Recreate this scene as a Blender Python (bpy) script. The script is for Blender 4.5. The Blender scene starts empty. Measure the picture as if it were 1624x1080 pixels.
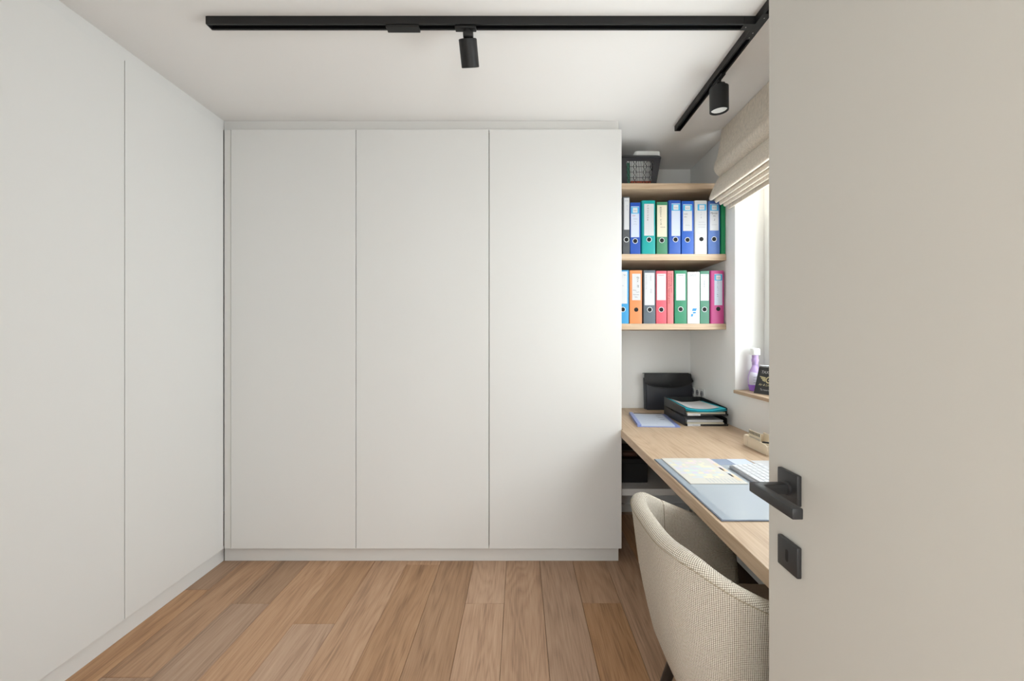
import bpy, bmesh, math, random
from mathutils import Vector, Matrix
random.seed(7)
SC = bpy.context.scene
COL = SC.collection
PI = math.pi
R = math.radians

# ------------------------------------------------------------------ camera, light, exposure
EYE = 1.298                      # camera height; x right, y into the room, z up
cam_d = bpy.data.cameras.new('camera')
cam = bpy.data.objects.new('camera', cam_d); COL.objects.link(cam)
cam.location = (0, 0, EYE); cam.rotation_euler = (PI/2, 0, 0)
cam_d.sensor_width = 36; cam_d.lens = 36*640/1624
cam_d.shift_x = -12/1624; cam_d.shift_y = -6/1624
cam_d.clip_start = 0.02
SC.camera = cam
SC.view_settings.view_transform = 'Standard'; SC.view_settings.look = 'None'
SC.view_settings.gamma = 1; SC.view_settings.use_curve_mapping = False
SC.view_settings.exposure = 0.17

W = bpy.data.worlds.new('sky'); SC.world = W; W.use_nodes = True
bg = W.node_tree.nodes['Background']
bg.inputs['Color'].default_value = (0.935, 0.965, 1.0, 1); bg.inputs['Strength'].default_value = 8.2

def area(name, loc, rot, sx, sy, power, color=(1, 1, 1), portal=False):
    d = bpy.data.lights.new(name, 'AREA'); d.shape = 'RECTANGLE'; d.size = sx; d.size_y = sy
    d.energy = power; d.color = color
    o = bpy.data.objects.new(name, d); COL.objects.link(o); o.location = loc; o.rotation_euler = rot
    if portal: d.cycles.is_portal = True
    return o
WY0, WY1, WZ0, WZ1 = 0.55, 2.377, 0.986, 2.44        # window opening
area('window_portal', (1.62, (WY0+WY1)/2, (WZ0+WZ1)/2), (0, R(90), 0), WZ1-WZ0, WY1-WY0, 1, portal=True)
area('corridor_fill_lamp', (0, -1.05, 2.5), (0, 0, 0), 1.8, 1.3, 30, (1.0, 0.95, 0.90))  # unseen lamp, added to fill the room from the doorway
GX = ((-1.55, -0.50, 0.30, 2.40), (0.22, 1.18, 0.25, 2.42))   # two unseen corridor windows, added as fill light from behind the camera
for a, b, GZ0, GZ1 in GX: area('corridor_fill_portal', ((a+b)/2, -1.89, (GZ0+GZ1)/2), (R(90), 0, 0), b-a, GZ1-GZ0, 1, portal=True)

# ------------------------------------------------------------------ materials
def mat(name, col, rough=0.5, metal=0.0, spec=0.5, **kw):
    m = bpy.data.materials.new(name); m.use_nodes = True
    b = m.node_tree.nodes['Principled BSDF']
    b.inputs['Base Color'].default_value = (*col, 1); b.inputs['Roughness'].default_value = rough
    b.inputs['Metallic'].default_value = metal; b.inputs['Specular IOR Level'].default_value = spec
    for k, v in kw.items(): b.inputs[k.replace('_', ' ')].default_value = v
    return m
def srgb(r, g, b):
    f = lambda c: (c/255/12.92) if c/255 <= 0.04045 else ((c/255+0.055)/1.055)**2.4
    return (f(r), f(g), f(b))
def nodes(m): return m.node_tree.nodes, m.node_tree.links, m.node_tree.nodes['Principled BSDF']
def fine_bump(m, scale=300, strength=0.05, dist=0.001, stretch=(1, 1, 1)):
    N, L, b = nodes(m)
    tc = N.new('ShaderNodeTexCoord'); mp = N.new('ShaderNodeMapping'); mp.inputs['Scale'].default_value = stretch
    no = N.new('ShaderNodeTexNoise'); no.inputs['Scale'].default_value = scale; no.inputs['Detail'].default_value = 3
    bu = N.new('ShaderNodeBump'); bu.inputs['Strength'].default_value = strength; bu.inputs['Distance'].default_value = dist
    L.new(tc.outputs['Object'], mp.inputs['Vector']); L.new(mp.outputs[0], no.inputs['Vector'])
    L.new(no.outputs['Fac'], bu.inputs['Height']); L.new(bu.outputs[0], b.inputs['Normal'])
    return m
def wood(name, c_dark, c_mid, c_light, axis='Y', rough=0.5, vary=0.0, fine=1.0, figure=0.55):
    """oak: long rays + cathedral figure stretched along one axis, tint per object."""
    m = mat(name, c_mid, rough); N, L, b = nodes(m)
    tc = N.new('ShaderNodeTexCoord'); oi = N.new('ShaderNodeObjectInfo')
    off = N.new('ShaderNodeVectorMath'); off.operation = 'MULTIPLY_ADD'
    comb = N.new('ShaderNodeCombineXYZ')
    for i in range(3): L.new(oi.outputs['Random'], comb.inputs[i])
    off.inputs[1].default_value = (37, 53, 29)
    L.new(comb.outputs[0], off.inputs[0]); L.new(tc.outputs['Object'], off.inputs[2])
    st = {'Y': (1, 0.10, 1), 'X': (0.10, 1, 1)}[axis]
    mp = N.new('ShaderNodeMapping'); mp.inputs['Scale'].default_value = st; L.new(off.outputs[0], mp.inputs['Vector'])
    # figure
    n1 = N.new('ShaderNodeTexNoise'); n1.inputs['Scale'].default_value = 5.5; n1.inputs['Detail'].default_value = 3; n1.inputs['Distortion'].default_value = 0.5
    L.new(mp.outputs[0], n1.inputs['Vector'])
    mul = N.new('ShaderNodeMath'); mul.operation = 'MULTIPLY'; mul.inputs[1].default_value = 30.0; L.new(n1.outputs['Fac'], mul.inputs[0])
    fr = N.new('ShaderNodeMath'); fr.operation = 'PINGPONG'; fr.inputs[1].default_value = 1.0; L.new(mul.outputs[0], fr.inputs[0])
    # fibres
    mp2 = N.new('ShaderNodeMapping'); st2 = {'Y': (1, 0.03, 1), 'X': (0.03, 1, 1)}[axis]; mp2.inputs['Scale'].default_value = st2
    L.new(off.outputs[0], mp2.inputs['Vector'])
    n2 = N.new('ShaderNodeTexNoise'); n2.inputs['Scale'].default_value = 190*fine; n2.inputs['Detail'].default_value = 4; L.new(mp2.outputs[0], n2.inputs['Vector'])
    n3 = N.new('ShaderNodeTexNoise'); n3.inputs['Scale'].default_value = 14; n3.inputs['Detail'].default_value = 3; L.new(mp2.outputs[0], n3.inputs['Vector'])
    mx = N.new('ShaderNodeMix'); mx.inputs[0].default_value = figure; L.new(n3.outputs['Fac'], mx.inputs[2]); L.new(fr.outputs[0], mx.inputs[3])
    mx2 = N.new('ShaderNodeMix'); mx2.inputs[0].default_value = 0.5; L.new(mx.outputs[0], mx2.inputs[2]); L.new(n2.outputs['Fac'], mx2.inputs[3])
    cr = N.new('ShaderNodeValToRGB'); e = cr.color_ramp.elements
    e[0].position = 0.22; e[0].color = (*c_dark, 1); e[1].position = 0.78; e[1].color = (*c_light, 1)
    k = e.new(0.48); k.color = (*c_mid, 1)
    L.new(mx2.outputs[0], cr.inputs['Fac'])
    hs = N.new('ShaderNodeHueSaturation'); L.new(cr.outputs['Color'], hs.inputs['Color'])
    mr = N.new('ShaderNodeMapRange'); mr.inputs[3].default_value = 1-vary; mr.inputs[4].default_value = 1+vary
    L.new(oi.outputs['Random'], mr.inputs[0]); L.new(mr.outputs[0], hs.inputs['Value'])
    w2 = N.new('ShaderNodeTexWhiteNoise'); w2.noise_dimensions = '1D'; L.new(oi.outputs['Random'], w2.inputs['W'])
    mr2 = N.new('ShaderNodeMapRange'); mr2.inputs[3].default_value = 1-vary*1.2; mr2.inputs[4].default_value = 1+vary*0.7
    L.new(w2.outputs['Value'], mr2.inputs[0]); L.new(mr2.outputs[0], hs.inputs['Saturation'])
    L.new(hs.outputs[0], b.inputs['Base Color'])
    bu = N.new('ShaderNodeBump'); bu.inputs['Strength'].default_value = 0.12; bu.inputs['Distance'].default_value = 0.001
    L.new(n2.outputs['Fac'], bu.inputs['Height']); L.new(bu.outputs[0], b.inputs['Normal'])
    return m
def weave(name, c_lo, c_hi, cell=0.0042):
    """basket weave on UVs given in metres."""
    m = mat(name, c_hi, 0.9, spec=0.15); N, L, b = nodes(m)
    uv = N.new('ShaderNodeUVMap'); sp = N.new('ShaderNodeSeparateXYZ'); L.new(uv.outputs[0], sp.inputs[0])
    def wv(sock, ph):
        a = N.new('ShaderNodeMath'); a.operation = 'MULTIPLY_ADD'; a.inputs[1].default_value = PI/cell; a.inputs[2].default_value = ph
        L.new(sock, a.inputs[0]); s = N.new('ShaderNodeMath'); s.operation = 'SINE'; L.new(a.outputs[0], s.inputs[0])
        ab = N.new('ShaderNodeMath'); ab.operation = 'ABSOLUTE'; L.new(s.outputs[0], ab.inputs[0]); return ab.outputs[0]
    p = N.new('ShaderNodeMath'); p.operation = 'MULTIPLY'
    L.new(wv(sp.outputs[0], 0), p.inputs[0]); L.new(wv(sp.outputs[1], 0), p.inputs[1])
    nz = N.new('ShaderNodeTexNoise'); nz.inputs['Scale'].default_value = 180; L.new(uv.outputs[0], nz.inputs['Vector'])
    ad = N.new('ShaderNodeMath'); ad.operation = 'MULTIPLY_ADD'; ad.inputs[1].default_value = 0.35; L.new(nz.outputs['Fac'], ad.inputs[0]); L.new(p.outputs[0], ad.inputs[2])
    cr = N.new('ShaderNodeValToRGB'); e = cr.color_ramp.elements
    e[0].position = 0.15; e[0].color = (*c_lo, 1); e[1].position = 0.75; e[1].color = (*c_hi, 1)
    L.new(ad.outputs[0], cr.inputs['Fac']); L.new(cr.outputs['Color'], b.inputs['Base Color'])
    bu = N.new('ShaderNodeBump'); bu.inputs['Strength'].default_value = 0.6; bu.inputs['Distance'].default_value = 0.002
    L.new(p.outputs[0], bu.inputs['Height']); L.new(bu.outputs[0], b.inputs['Normal'])
    return m
def linen(name, col):
    m = mat(name, col, 0.95, spec=0.1); N, L, b = nodes(m)
    tc = N.new('ShaderNodeTexCoord'); mp = N.new('ShaderNodeMapping'); mp.inputs['Scale'].default_value = (1, 1, 0.08)
    no = N.new('ShaderNodeTexNoise'); no.inputs['Scale'].default_value = 260; no.inputs['Detail'].default_value = 4
    L.new(tc.outputs['Object'], mp.inputs['Vector']); L.new(mp.outputs[0], no.inputs['Vector'])
    cr = N.new('ShaderNodeValToRGB'); e = cr.color_ramp.elements
    e[0].position = 0.3; e[0].color = (*[c*0.80 for c in col], 1); e[1].position = 0.7; e[1].color = (*[min(1, c*1.12) for c in col], 1)
    L.new(no.outputs['Fac'], cr.inputs['Fac']); L.new(cr.outputs['Color'], b.inputs['Base Color'])
    bu = N.new('ShaderNodeBump'); bu.inputs['Strength'].default_value = 0.2; bu.inputs['Distance'].default_value = 0.001
    L.new(no.outputs['Fac'], bu.inputs['Height']); L.new(bu.outputs[0], b.inputs['Normal'])
    return m
def glass_mat(name):
    m = bpy.data.materials.new(name); m.use_nodes = True; N = m.node_tree.nodes; L = m.node_tree.links
    N.remove(N['Principled BSDF']); out = N['Material Output']
    t = N.new('ShaderNodeBsdfTransparent'); t.inputs[0].default_value = (0.94, 0.96, 0.95, 1)
    g = N.new('ShaderNodeBsdfGlossy'); g.inputs['Roughness'].default_value = 0.02
    lw = N.new('ShaderNodeLayerWeight'); lw.inputs['Blend'].default_value = 0.5
    pw = N.new('ShaderNodeMath'); pw.operation = 'POWER'; pw.inputs[1].default_value = 5.0; L.new(lw.outputs['Facing'], pw.inputs[0])
    f = N.new('ShaderNodeMath'); f.operation = 'MULTIPLY_ADD'; f.inputs[1].default_value = 0.9; f.inputs[2].default_value = 0.04; L.new(pw.outputs[0], f.inputs[0])
    mx = N.new('ShaderNodeMixShader'); L.new(f.outputs[0], mx.inputs[0]); L.new(t.outputs[0], mx.inputs[1]); L.new(g.outputs[0], mx.inputs[2])
    L.new(mx.outputs[0], out.inputs[0]); return m
def clear_film(name, col, alpha):
    m = mat(name, col, 0.25); b = m.node_tree.nodes['Principled BSDF']; b.inputs['Alpha'].default_value = alpha; return m

M = {}
M['wall'] = fine_bump(mat('wall_paint', srgb(242, 241, 239), 0.9, spec=0.2), 220, 0.06)
M['ceiling'] = fine_bump(mat('ceiling_paint', srgb(242, 240, 238), 0.95, spec=0.1), 160, 0.05)
M['white'] = fine_bump(mat('white_lacquer', srgb(229, 228, 226), 0.6, spec=0.2), 500, 0.02)
M['white_l'] = fine_bump(mat('pale_grey_lacquer', srgb(207, 206, 206), 0.6, spec=0.2), 500, 0.02)
M['white2'] = fine_bump(mat('white_lacquer_filler', srgb(226, 224, 221), 0.6, spec=0.3), 500, 0.02)
M['gap'] = mat('cabinet_gap_shade', srgb(120, 112, 102), 0.9)  # dark carcass tone stands in for the shade in the door gaps
M['door'] = fine_bump(mat('door_lacquer', srgb(198, 194, 186), 0.5, spec=0.35), 400, 0.02)
M['plank'] = wood('oak_floor', srgb(118, 86, 62), srgb(178, 138, 104), srgb(200, 163, 129), 'Y', 0.5, 0.16, 1.2, 0.24)
M['subfloor'] = mat('subfloor', srgb(70, 50, 36), 0.9)
M['oakY'] = wood('light_oak_lengthwise', srgb(160, 131, 103), srgb(191, 165, 138), srgb(206, 183, 157), 'Y', 0.5, 0.0, 0.9, 0.25)
M['oakX'] = wood('light_oak_crosswise', srgb(164, 135, 106), srgb(194, 169, 142), srgb(209, 187, 161), 'X', 0.5, 0.0, 0.9, 0.25)
M['black'] = fine_bump(mat('black_powder_coat', srgb(16, 16, 17), 0.5), 900, 0.05)
M['handle'] = fine_bump(mat('matt_black_metal', srgb(40, 40, 41), 0.45), 900, 0.04)
M['slot'] = mat('black_slot', srgb(8, 8, 8), 0.7)
M['steel'] = mat('steel_screw', srgb(190, 190, 188), 0.3, 1.0)
M['lens'] = mat('frosted_lens', srgb(225, 225, 222), 0.3)
M['fabric'] = weave('beige_weave', srgb(104, 91, 76), srgb(222, 213, 199), 0.0046)
M['fabric_dark'] = weave('shaded_seat_weave', srgb(140, 126, 110), srgb(205, 190, 172))  # chair fabric again, with the shade on the seat mixed into its colour
M['piping'] = mat('beige_piping', srgb(160, 147, 128), 0.9, spec=0.1)
M['seam'] = mat('seam_shadow_thread', srgb(150, 140, 125), 0.9)
M['leg'] = mat('black_stained_leg', srgb(24, 20, 18), 0.4)
M['linen'] = linen('beige_linen', srgb(228, 217, 202))
M['glass'] = glass_mat('window_glass')
M['frame'] = mat('white_window_frame', srgb(235, 235, 232), 0.4)
M['paper'] = mat('white_paper', srgb(202, 202, 204), 0.85, spec=0.1)
M['cream_paper'] = mat('cream_paper', srgb(222, 212, 190), 0.85, spec=0.1)
M['bluepaper'] = mat('pale_blue_paper', srgb(198, 205, 220), 0.8, spec=0.1)
M['ink'] = mat('black_ink', srgb(45, 45, 52), 0.8)
M['greyink'] = mat('grey_ink', srgb(140, 145, 158), 0.8)
M['redink'] = mat('red_ink', srgb(190, 60, 60), 0.8)
M['hole'] = mat('dark_hole', srgb(10, 10, 10), 0.8)
M['ring'] = mat('nickel_ring', srgb(225, 228, 230), 0.35, 0.3)
M['labelblue'] = mat('label_header_blue', srgb(60, 165, 210), 0.5)
M['logoblue'] = mat('logo_blue', srgb(30, 130, 190), 0.5)
M['blackplastic'] = fine_bump(mat('black_plastic', srgb(26, 27, 29), 0.4), 700, 0.05)
M['leather'] = fine_bump(mat('black_sheen_leatherette', srgb(42, 44, 51), 0.36), 900, 0.15)  # bluish sheen of the case body is put into this base colour
M['greyplastic'] = mat('dark_grey_plastic', srgb(40, 39, 43), 0.45)
M['flap'] = fine_bump(mat('dark_leatherette', srgb(22, 22, 24), 0.45), 900, 0.15)
M['tray'] = mat('black_tray_plastic', srgb(30, 30, 31), 0.35)
M['teal'] = mat('teal_card', srgb(35, 185, 205), 0.6)
M['film'] = clear_film('blue_clear_film', srgb(150, 165, 215), 0.55)
M['bluespine'] = mat('lavender_blue_plastic', srgb(132, 148, 205), 0.35)
M['pad'] = mat('blue_grey_pad', srgb(174, 182, 190), 0.22)
M['pad_edge'] = mat('pad_edge', srgb(100, 108, 125), 0.5)
M['padband'] = mat('grey_band', srgb(152, 162, 172), 0.3)
M['padslip'] = mat('slate_blue_slip', srgb(138, 150, 172), 0.5)
M['silver'] = mat('silver_plastic', srgb(168, 170, 176), 0.35, 0.4)
M['key'] = mat('white_key', srgb(212, 213, 216), 0.45)
M['cream'] = fine_bump(mat('cream_card', srgb(232, 218, 196), 0.8, spec=0.1), 400, 0.05)
M['gold'] = mat('pale_gold_print', srgb(214, 205, 160), 0.6)
M['calblack'] = mat('black_print', srgb(44, 46, 48), 0.5)
M['whiteprint'] = mat('white_print', srgb(208, 208, 208), 0.6)
M['purple'] = mat('purple_plastic', srgb(160, 112, 212), 0.25)
M['lilac'] = mat('lilac_plastic', srgb(182, 156, 206), 0.3)
M['label'] = mat('grey_lilac_label', srgb(205, 200, 215), 0.5)
M['whiteplastic'] = mat('white_plastic', srgb(238, 238, 236), 0.4)
M['socket'] = mat('white_socket_plastic', srgb(232, 232, 230), 0.35)
M['orange'] = mat('orange_red_card', srgb(215, 95, 60), 0.6)
M['green_pack'] = mat('green_pack', srgb(60, 140, 110), 0.5)
M['brown'] = mat('red_brown_plastic', srgb(88, 58, 46), 0.4)
M['darkbox'] = mat('black_box_card', srgb(22, 21, 22), 0.6)
M['pg'] = mat('paper_block', srgb(225, 222, 212), 0.9)

# ------------------------------------------------------------------ helpers
def bx(bm, x0, x1, y0, y1, z0, z1, bev=0.0, seg=2, mi=0):
    vs = [bm.verts.new((x, y, z)) for x in (x0, x1) for y in (y0, y1) for z in (z0, z1)]
    F = [(0, 1, 3, 2), (4, 6, 7, 5), (0, 4, 5, 1), (2, 3, 7, 6), (0, 2, 6, 4), (1, 5, 7, 3)]
    fs = [bm.faces.new([vs[i] for i in f]) for f in F]
    for f in fs: f.material_index = mi
    if bev > 0:
        es = list({e for f in fs for e in f.edges})
        bmesh.ops.bevel(bm, geom=es, offset=bev, segments=seg, profile=0.5, affect='EDGES')
    return fs
def box(*a, **k):
    bm = bmesh.new(); bx(bm, *a, **k); return bm
def bar(bm, p, q, w, t=None, up=(0, 0, 1)):
    """square bar from p to q"""
    p, q = Vector(p), Vector(q); d = (q-p).normalized(); u = Vector(up)
    if abs(d.dot(u)) > 0.98: u = Vector((0, 1, 0))
    s = d.cross(u).normalized(); u = s.cross(d).normalized(); t = t or w
    vs = [bm.verts.new(c + s*a*w/2 + u*b*t/2) for c in (p, q) for a, b in ((-1, -1), (1, -1), (1, 1), (-1, 1))]
    for f in ((3, 2, 1, 0), (4, 5, 6, 7), (0, 1, 5, 4), (1, 2, 6, 5), (2, 3, 7, 6), (3, 0, 4, 7)):
        bm.faces.new([vs[i] for i in f])
def prism(bm, pts, lo, hi, axis='Y', bev=0):
    """2D polygon extruded along an axis. axis Y: pts=(x,z); X: (y,z); Z: (x,y)"""
    def P(a, b, c): return {'Y': (a, c, b), 'X': (c, a, b), 'Z': (a, b, c)}[axis]
    A = [bm.verts.new(P(a, b, lo)) for a, b in pts]; B = [bm.verts.new(P(a, b, hi)) for a, b in pts]
    n = len(pts); fs = [bm.faces.new(A), bm.faces.new(B[::-1])]
    for i in range(n): fs.append(bm.faces.new((A[(i+1) % n], A[i], B[i], B[(i+1) % n])))
    bmesh.ops.recalc_face_normals(bm, faces=fs)
    if bev:
        es = list({e for f in fs for e in f.edges})
        bmesh.ops.bevel(bm, geom=es, offset=bev, segments=2, profile=0.5, affect='EDGES')
    return fs
def lathe(bm, prof, c=(0, 0, 0), n=32, sx=1, sy=1, closed=True):
    rings = []
    for r, z in prof:
        rings.append([bm.verts.new((c[0]+sx*r*math.cos(2*PI*k/n), c[1]+sy*r*math.sin(2*PI*k/n), c[2]+z)) for k in range(n)])
    for a, b in zip(rings, rings[1:]):
        for k in range(n): bm.faces.new((a[k], a[(k+1) % n], b[(k+1) % n], b[k]))
    if closed: bm.faces.new(rings[0][::-1]); bm.faces.new(rings[-1])
def tube(bm, pts, r, n=8, closed=False):
    pts = [Vector(p) for p in pts]; rings = []
    for i, p in enumerate(pts):
        a = pts[i-1] if i > 0 else (pts[-1] if closed else p); b = pts[(i+1) % len(pts)] if (i < len(pts)-1 or closed) else p
        d = (b-a).normalized(); u = Vector((0, 0, 1)) if abs(d.z) < 0.95 else Vector((0, 1, 0))
        s = d.cross(u).normalized(); u = s.cross(d).normalized()
        rr = r[i] if isinstance(r, (list, tuple)) else r
        rings.append([bm.verts.new(p + (s*math.cos(2*PI*k/n) + u*math.sin(2*PI*k/n))*rr) for k in range(n)])
    prs = list(zip(rings, rings[1:])) + ([(rings[-1], rings[0])] if closed else [])
    for a, b in prs:
        for k in range(n): bm.faces.new((a[k], a[(k+1) % n], b[(k+1) % n], b[k]))
    if not closed: bm.faces.new(rings[0][::-1]); bm.faces.new(rings[-1])
def wloc(o):
    v = Vector((0, 0, 0))
    while o is not None: v += Vector(o.location); o = o.parent
    return v
def obj(name, bm, m, parent=None, smooth=False, local=False, loc=None):
    """link a bmesh as ONE object; coordinates are world ones unless local=True"""
    if loc is not None: bmesh.ops.translate(bm, verts=bm.verts, vec=-Vector(loc))
    elif parent is not None and not local: bmesh.ops.translate(bm, verts=bm.verts, vec=-wloc(parent))
    me = bpy.data.meshes.new(name); bm.normal_update(); bm.to_mesh(me); bm.free()
    for mm in (m if isinstance(m, (list, tuple)) else [m]): me.materials.append(mm)
    if smooth:
        me.shade_smooth()
        if smooth != 'all': me.set_sharp_from_angle(angle=R(35))
    o = bpy.data.objects.new(name, me); COL.objects.link(o)
    if loc is not None: o.location = loc
    if parent is not None: o.parent = parent
    return o
def tag(o, label, cat, group=None, kind=None):
    o['label'] = label; o['category'] = cat
    if group: o['group'] = group
    if kind: o['kind'] = kind
    return o
def thing(name, label, cat, loc, rotz=0, group=None):
    o = bpy.data.objects.new(name, None); COL.objects.link(o); o.location = loc; o.rotation_euler = (0, 0, rotz)
    o.empty_display_size = 0.05
    return tag(o, label, cat, group)
def struct(name, bm, m, label=None, loc=None, smooth=False):
    o = obj(name, bm, m, loc=loc, smooth=smooth); o['kind'] = 'structure'
    if label: o['label'] = label
    return o
def text_bm(body, size, align='LEFT', shear=0.0, spacing=1.0):
    c = bpy.data.curves.new('t', 'FONT'); c.body = body; c.size = size; c.align_x = align; c.shear = shear; c.space_character = spacing
    c.resolution_u = 2
    o = bpy.data.objects.new('t', c); COL.objects.link(o)
    dg = bpy.context.evaluated_depsgraph_get(); me = bpy.data.meshes.new_from_object(o.evaluated_get(dg))
    bm = bmesh.new(); bm.from_mesh(me); bpy.data.objects.remove(o); bpy.data.meshes.remove(me); bpy.data.curves.remove(c)
    return bm
def on_front(bm, x, y, z, turn=0.0):
    """XY drawing -> upright plane facing the camera (-y); turn rotates it in its own plane"""
    bm.transform(Matrix.Translation((x, y, z)) @ Matrix.Rotation(PI/2, 4, 'X') @ Matrix.Rotation(turn, 4, 'Z')); return bm
def scribble(bm, x0, y0, w, n, h, lw=0.0007, amp=1.0):
    """a handwritten-looking word: n loops over width w, drawn as thin strips in XY"""
    P = []
    for i in range(n*4+1):
        t = i/(n*4)
        P.append((x0+w*t+random.uniform(-.12, .12)*w/n, y0+h*(0.5+0.5*math.sin(i*PI/2+random.uniform(-.5, .5))*random.uniform(.4, 1)*amp)))
    for a, b in zip(P, P[1:]):
        a, b = Vector((*a, 0)), Vector((*b, 0)); d = b-a
        if d.length < 1e-6: continue
        s = Vector((-d.y, d.x, 0)).normalized()*lw/2; e = d.normalized()*lw*0.3
        bm.faces.new([bm.verts.new(v) for v in (a-s-e, b-s+e, b+s+e, a+s-e)])

# ------------------------------------------------------------------ room shell
CEIL = EYE+1.2435; XR = 1.27; YB = 3.0; XL = -2.32
Y0 = -0.14                                # room face of the wall the door is in
fl = struct('floor', box(XL, XR, -1.75, YB, -0.05, -0.014), M['subfloor'], loc=(0, 0, 0))
JOINTS = {0: [1.967], 1: [0.9], 2: [1.5-0.4], 3: [1.964], 4: [0.75], 5: [2.30], 6: [1.15], 7: [1.826], 8: [0.95], 9: [1.964], 10: [1.538]}
k = 0
px = {}
for i in range(-2, 17):
    # column i has right edge at .495-.19*(i): column 0 = .305...495
    x1 = 0.495-0.19*i; x0 = x1-0.19
    x0c, x1c = max(x0, XL), min(x1, XR)
    if x1c-x0c < 0.01: continue
    j = JOINTS.get(i, [random.uniform(0.5, 2.4)])[0]
    cuts = [j+1.83*q for q in range(-3, 3)]
    cuts = [-1.75]+[c for c in cuts if -1.65 < c < YB-0.05]+[YB]
    for a, b in zip(cuts, cuts[1:]):
        g = 0.0006
        bm = box(x0c+g, x1c-g, a+g, b-g, -0.014, 0.0)
        top = [e for e in bm.edges if all(v.co.z > -0.001 for v in e.verts)]
        bmesh.ops.bevel(bm, geom=top, offset=0.0016, segments=1, affect='EDGES')
        o = obj('plank', bm, M['plank'], loc=((x0c+x1c)/2, (a+b)/2, 0)); o.parent = fl
struct('ceiling', box(XL, XR+0.35, -1.9, YB, CEIL, CEIL+0.1), M['ceiling'])
struct('wall_back', box(XL-0.1, XR+0.35, YB, YB+0.12, -0.05, CEIL+0.1), M['wall'])
struct('wall_left', box(XL-0.12, XL, -1.9, YB, -0.05, CEIL+0.1), M['wall'])
bm = bmesh.new(); XO = 1.62
bx(bm, XR, XO, Y0-0.12, WY0, -0.05, CEIL); bx(bm, XR, XO, WY1, YB, -0.05, CEIL)
bx(bm, XR, XO, WY0, WY1, -0.05, WZ0-0.018); bx(bm, XR, XO, WY0, WY1, WZ1, CEIL)
struct('wall_right', bm, M['wall'])
DX0, DX1 = -0.44, 0.475                   # doorway
bm = bmesh.new()
bx(bm, XL, DX0, Y0-0.12, Y0, 0, CEIL); bx(bm, DX1+0.045, XR, Y0-0.12, Y0, 0, CEIL); bx(bm, DX0, DX1+0.045, Y0-0.12, Y0, 2.14, CEIL)
struct('wall_front', bm, M['wall'])
bm = bmesh.new(); xs = [XL]+[v for g in GX for v in g[:2]]+[XR]
for a, b in zip(xs[0::2], xs[1::2]): bx(bm, a, b, -1.87, -1.75, -0.05, CEIL)
for a, b, GZ0, GZ1 in GX: bx(bm, a, b, -1.87, -1.75, -0.05, GZ0); bx(bm, a, b, -1.87, -1.75, GZ1, CEIL)
struct('wall_corridor', bm, M['wall'])
struct('wall_corridor_right', box(XR, XR+0.12, -1.75, Y0-0.12, -0.05, CEIL), M['wall'])
struct('baseboard_back', box(0.60, XR-0.014, YB-0.014, YB-0.0005, 0.0005, 0.06, bev=0.002), M['frame'])
struct('baseboard_right', box(XR-0.014, XR-0.0005, Y0+0.02, YB-0.0005, 0.0005, 0.06, bev=0.002), M['frame'])
for k, (g0, g1, GZ0, GZ1) in enumerate(GX):
    bm = bmesh.new()
    for a, b, c, d in ((g0+.001, g0+.05, GZ0+.001, GZ1-.001), (g1-.05, g1-.001, GZ0+.001, GZ1-.001), (g0+.05, g1-.05, GZ0+.001, GZ0+.05), (g0+.05, g1-.05, GZ1-.05, GZ1-.001)): bx(bm, a, b, -1.85, -1.79, c, d)
    w2 = struct('window_%d' % (k+2), bm, M['frame'])  # frame of an added fill-light window, out of view
    obj('pane', box(g0+.045, g1-.045, -1.823, -1.817, GZ0+.045, GZ1-.045), M['glass'], w2)
# door frame (behind the camera)
bm = bmesh.new()
bx(bm, DX0-0.06, DX0+0.02, Y0+0.0005, Y0+0.014, 0.001, 2.19, bev=0.002); bx(bm, DX1+0.046, DX1+0.10, Y0+0.0005, Y0+0.014, 0.001, 2.19, bev=0.002)
bx(bm, DX0-0.06, DX1+0.10, Y0+0.0005, Y0+0.014, 2.13, 2.20, bev=0.002)
struct('trim_1', bm, M['door'])

# ------------------------------------------------------------------ window, sill, blind
win = struct('window_1', box(1.44, 1.50, WY0+0.001, WY0+0.07, WZ0, WZ1), M['frame'])
bm = bmesh.new()
bx(bm, 1.44, 1.50, WY1-0.07, WY1-0.001, WZ0, WZ1); bx(bm, 1.44, 1.50, WY0+0.07, WY1-0.07, WZ0, WZ0+0.07); bx(bm, 1.44, 1.50, WY0+0.07, WY1-0.07, WZ1-0.07, WZ1)
ym = (WY0+WY1)/2
bx(bm, 1.445, 1.495, ym-0.05, ym+0.05, WZ0+0.07, WZ1-0.07)
obj('window_frame', bm, M['frame'], win)
for a, b in ((WY0+0.07, ym-0.05), (ym+0.05, WY1-0.07)):
    bm = bmesh.new()
    for y0, y1, z0, z1 in ((a, a+0.05, WZ0+0.07, WZ1-0.07), (b-0.05, b, WZ0+0.07, WZ1-0.07), (a+0.05, b-0.05, WZ0+0.07, WZ0+0.12), (a+0.05, b-0.05, WZ1-0.12, WZ1-0.07)):
        bx(bm, 1.432, 1.49, y0+0.001, y1-0.001, z0+0.001, z1-0.001)
    s = obj('sash', bm, M['frame'], win)
    obj('pane', box(1.462, 1.468, a+0.045, b-0.045, WZ0+0.115, WZ1-0.115), M['glass'], s)
sill = obj('window_sill', box(1.255, 1.439, WY0+0.001, WY1-0.008, WZ0-0.018, WZ0, bev=0.0015), M['oakY'], loc=(1.35, 1.66, WZ0-0.018))
sill['kind'] = 'structure'; sill['label'] = 'light oak window sill board below the roman blind'

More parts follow.
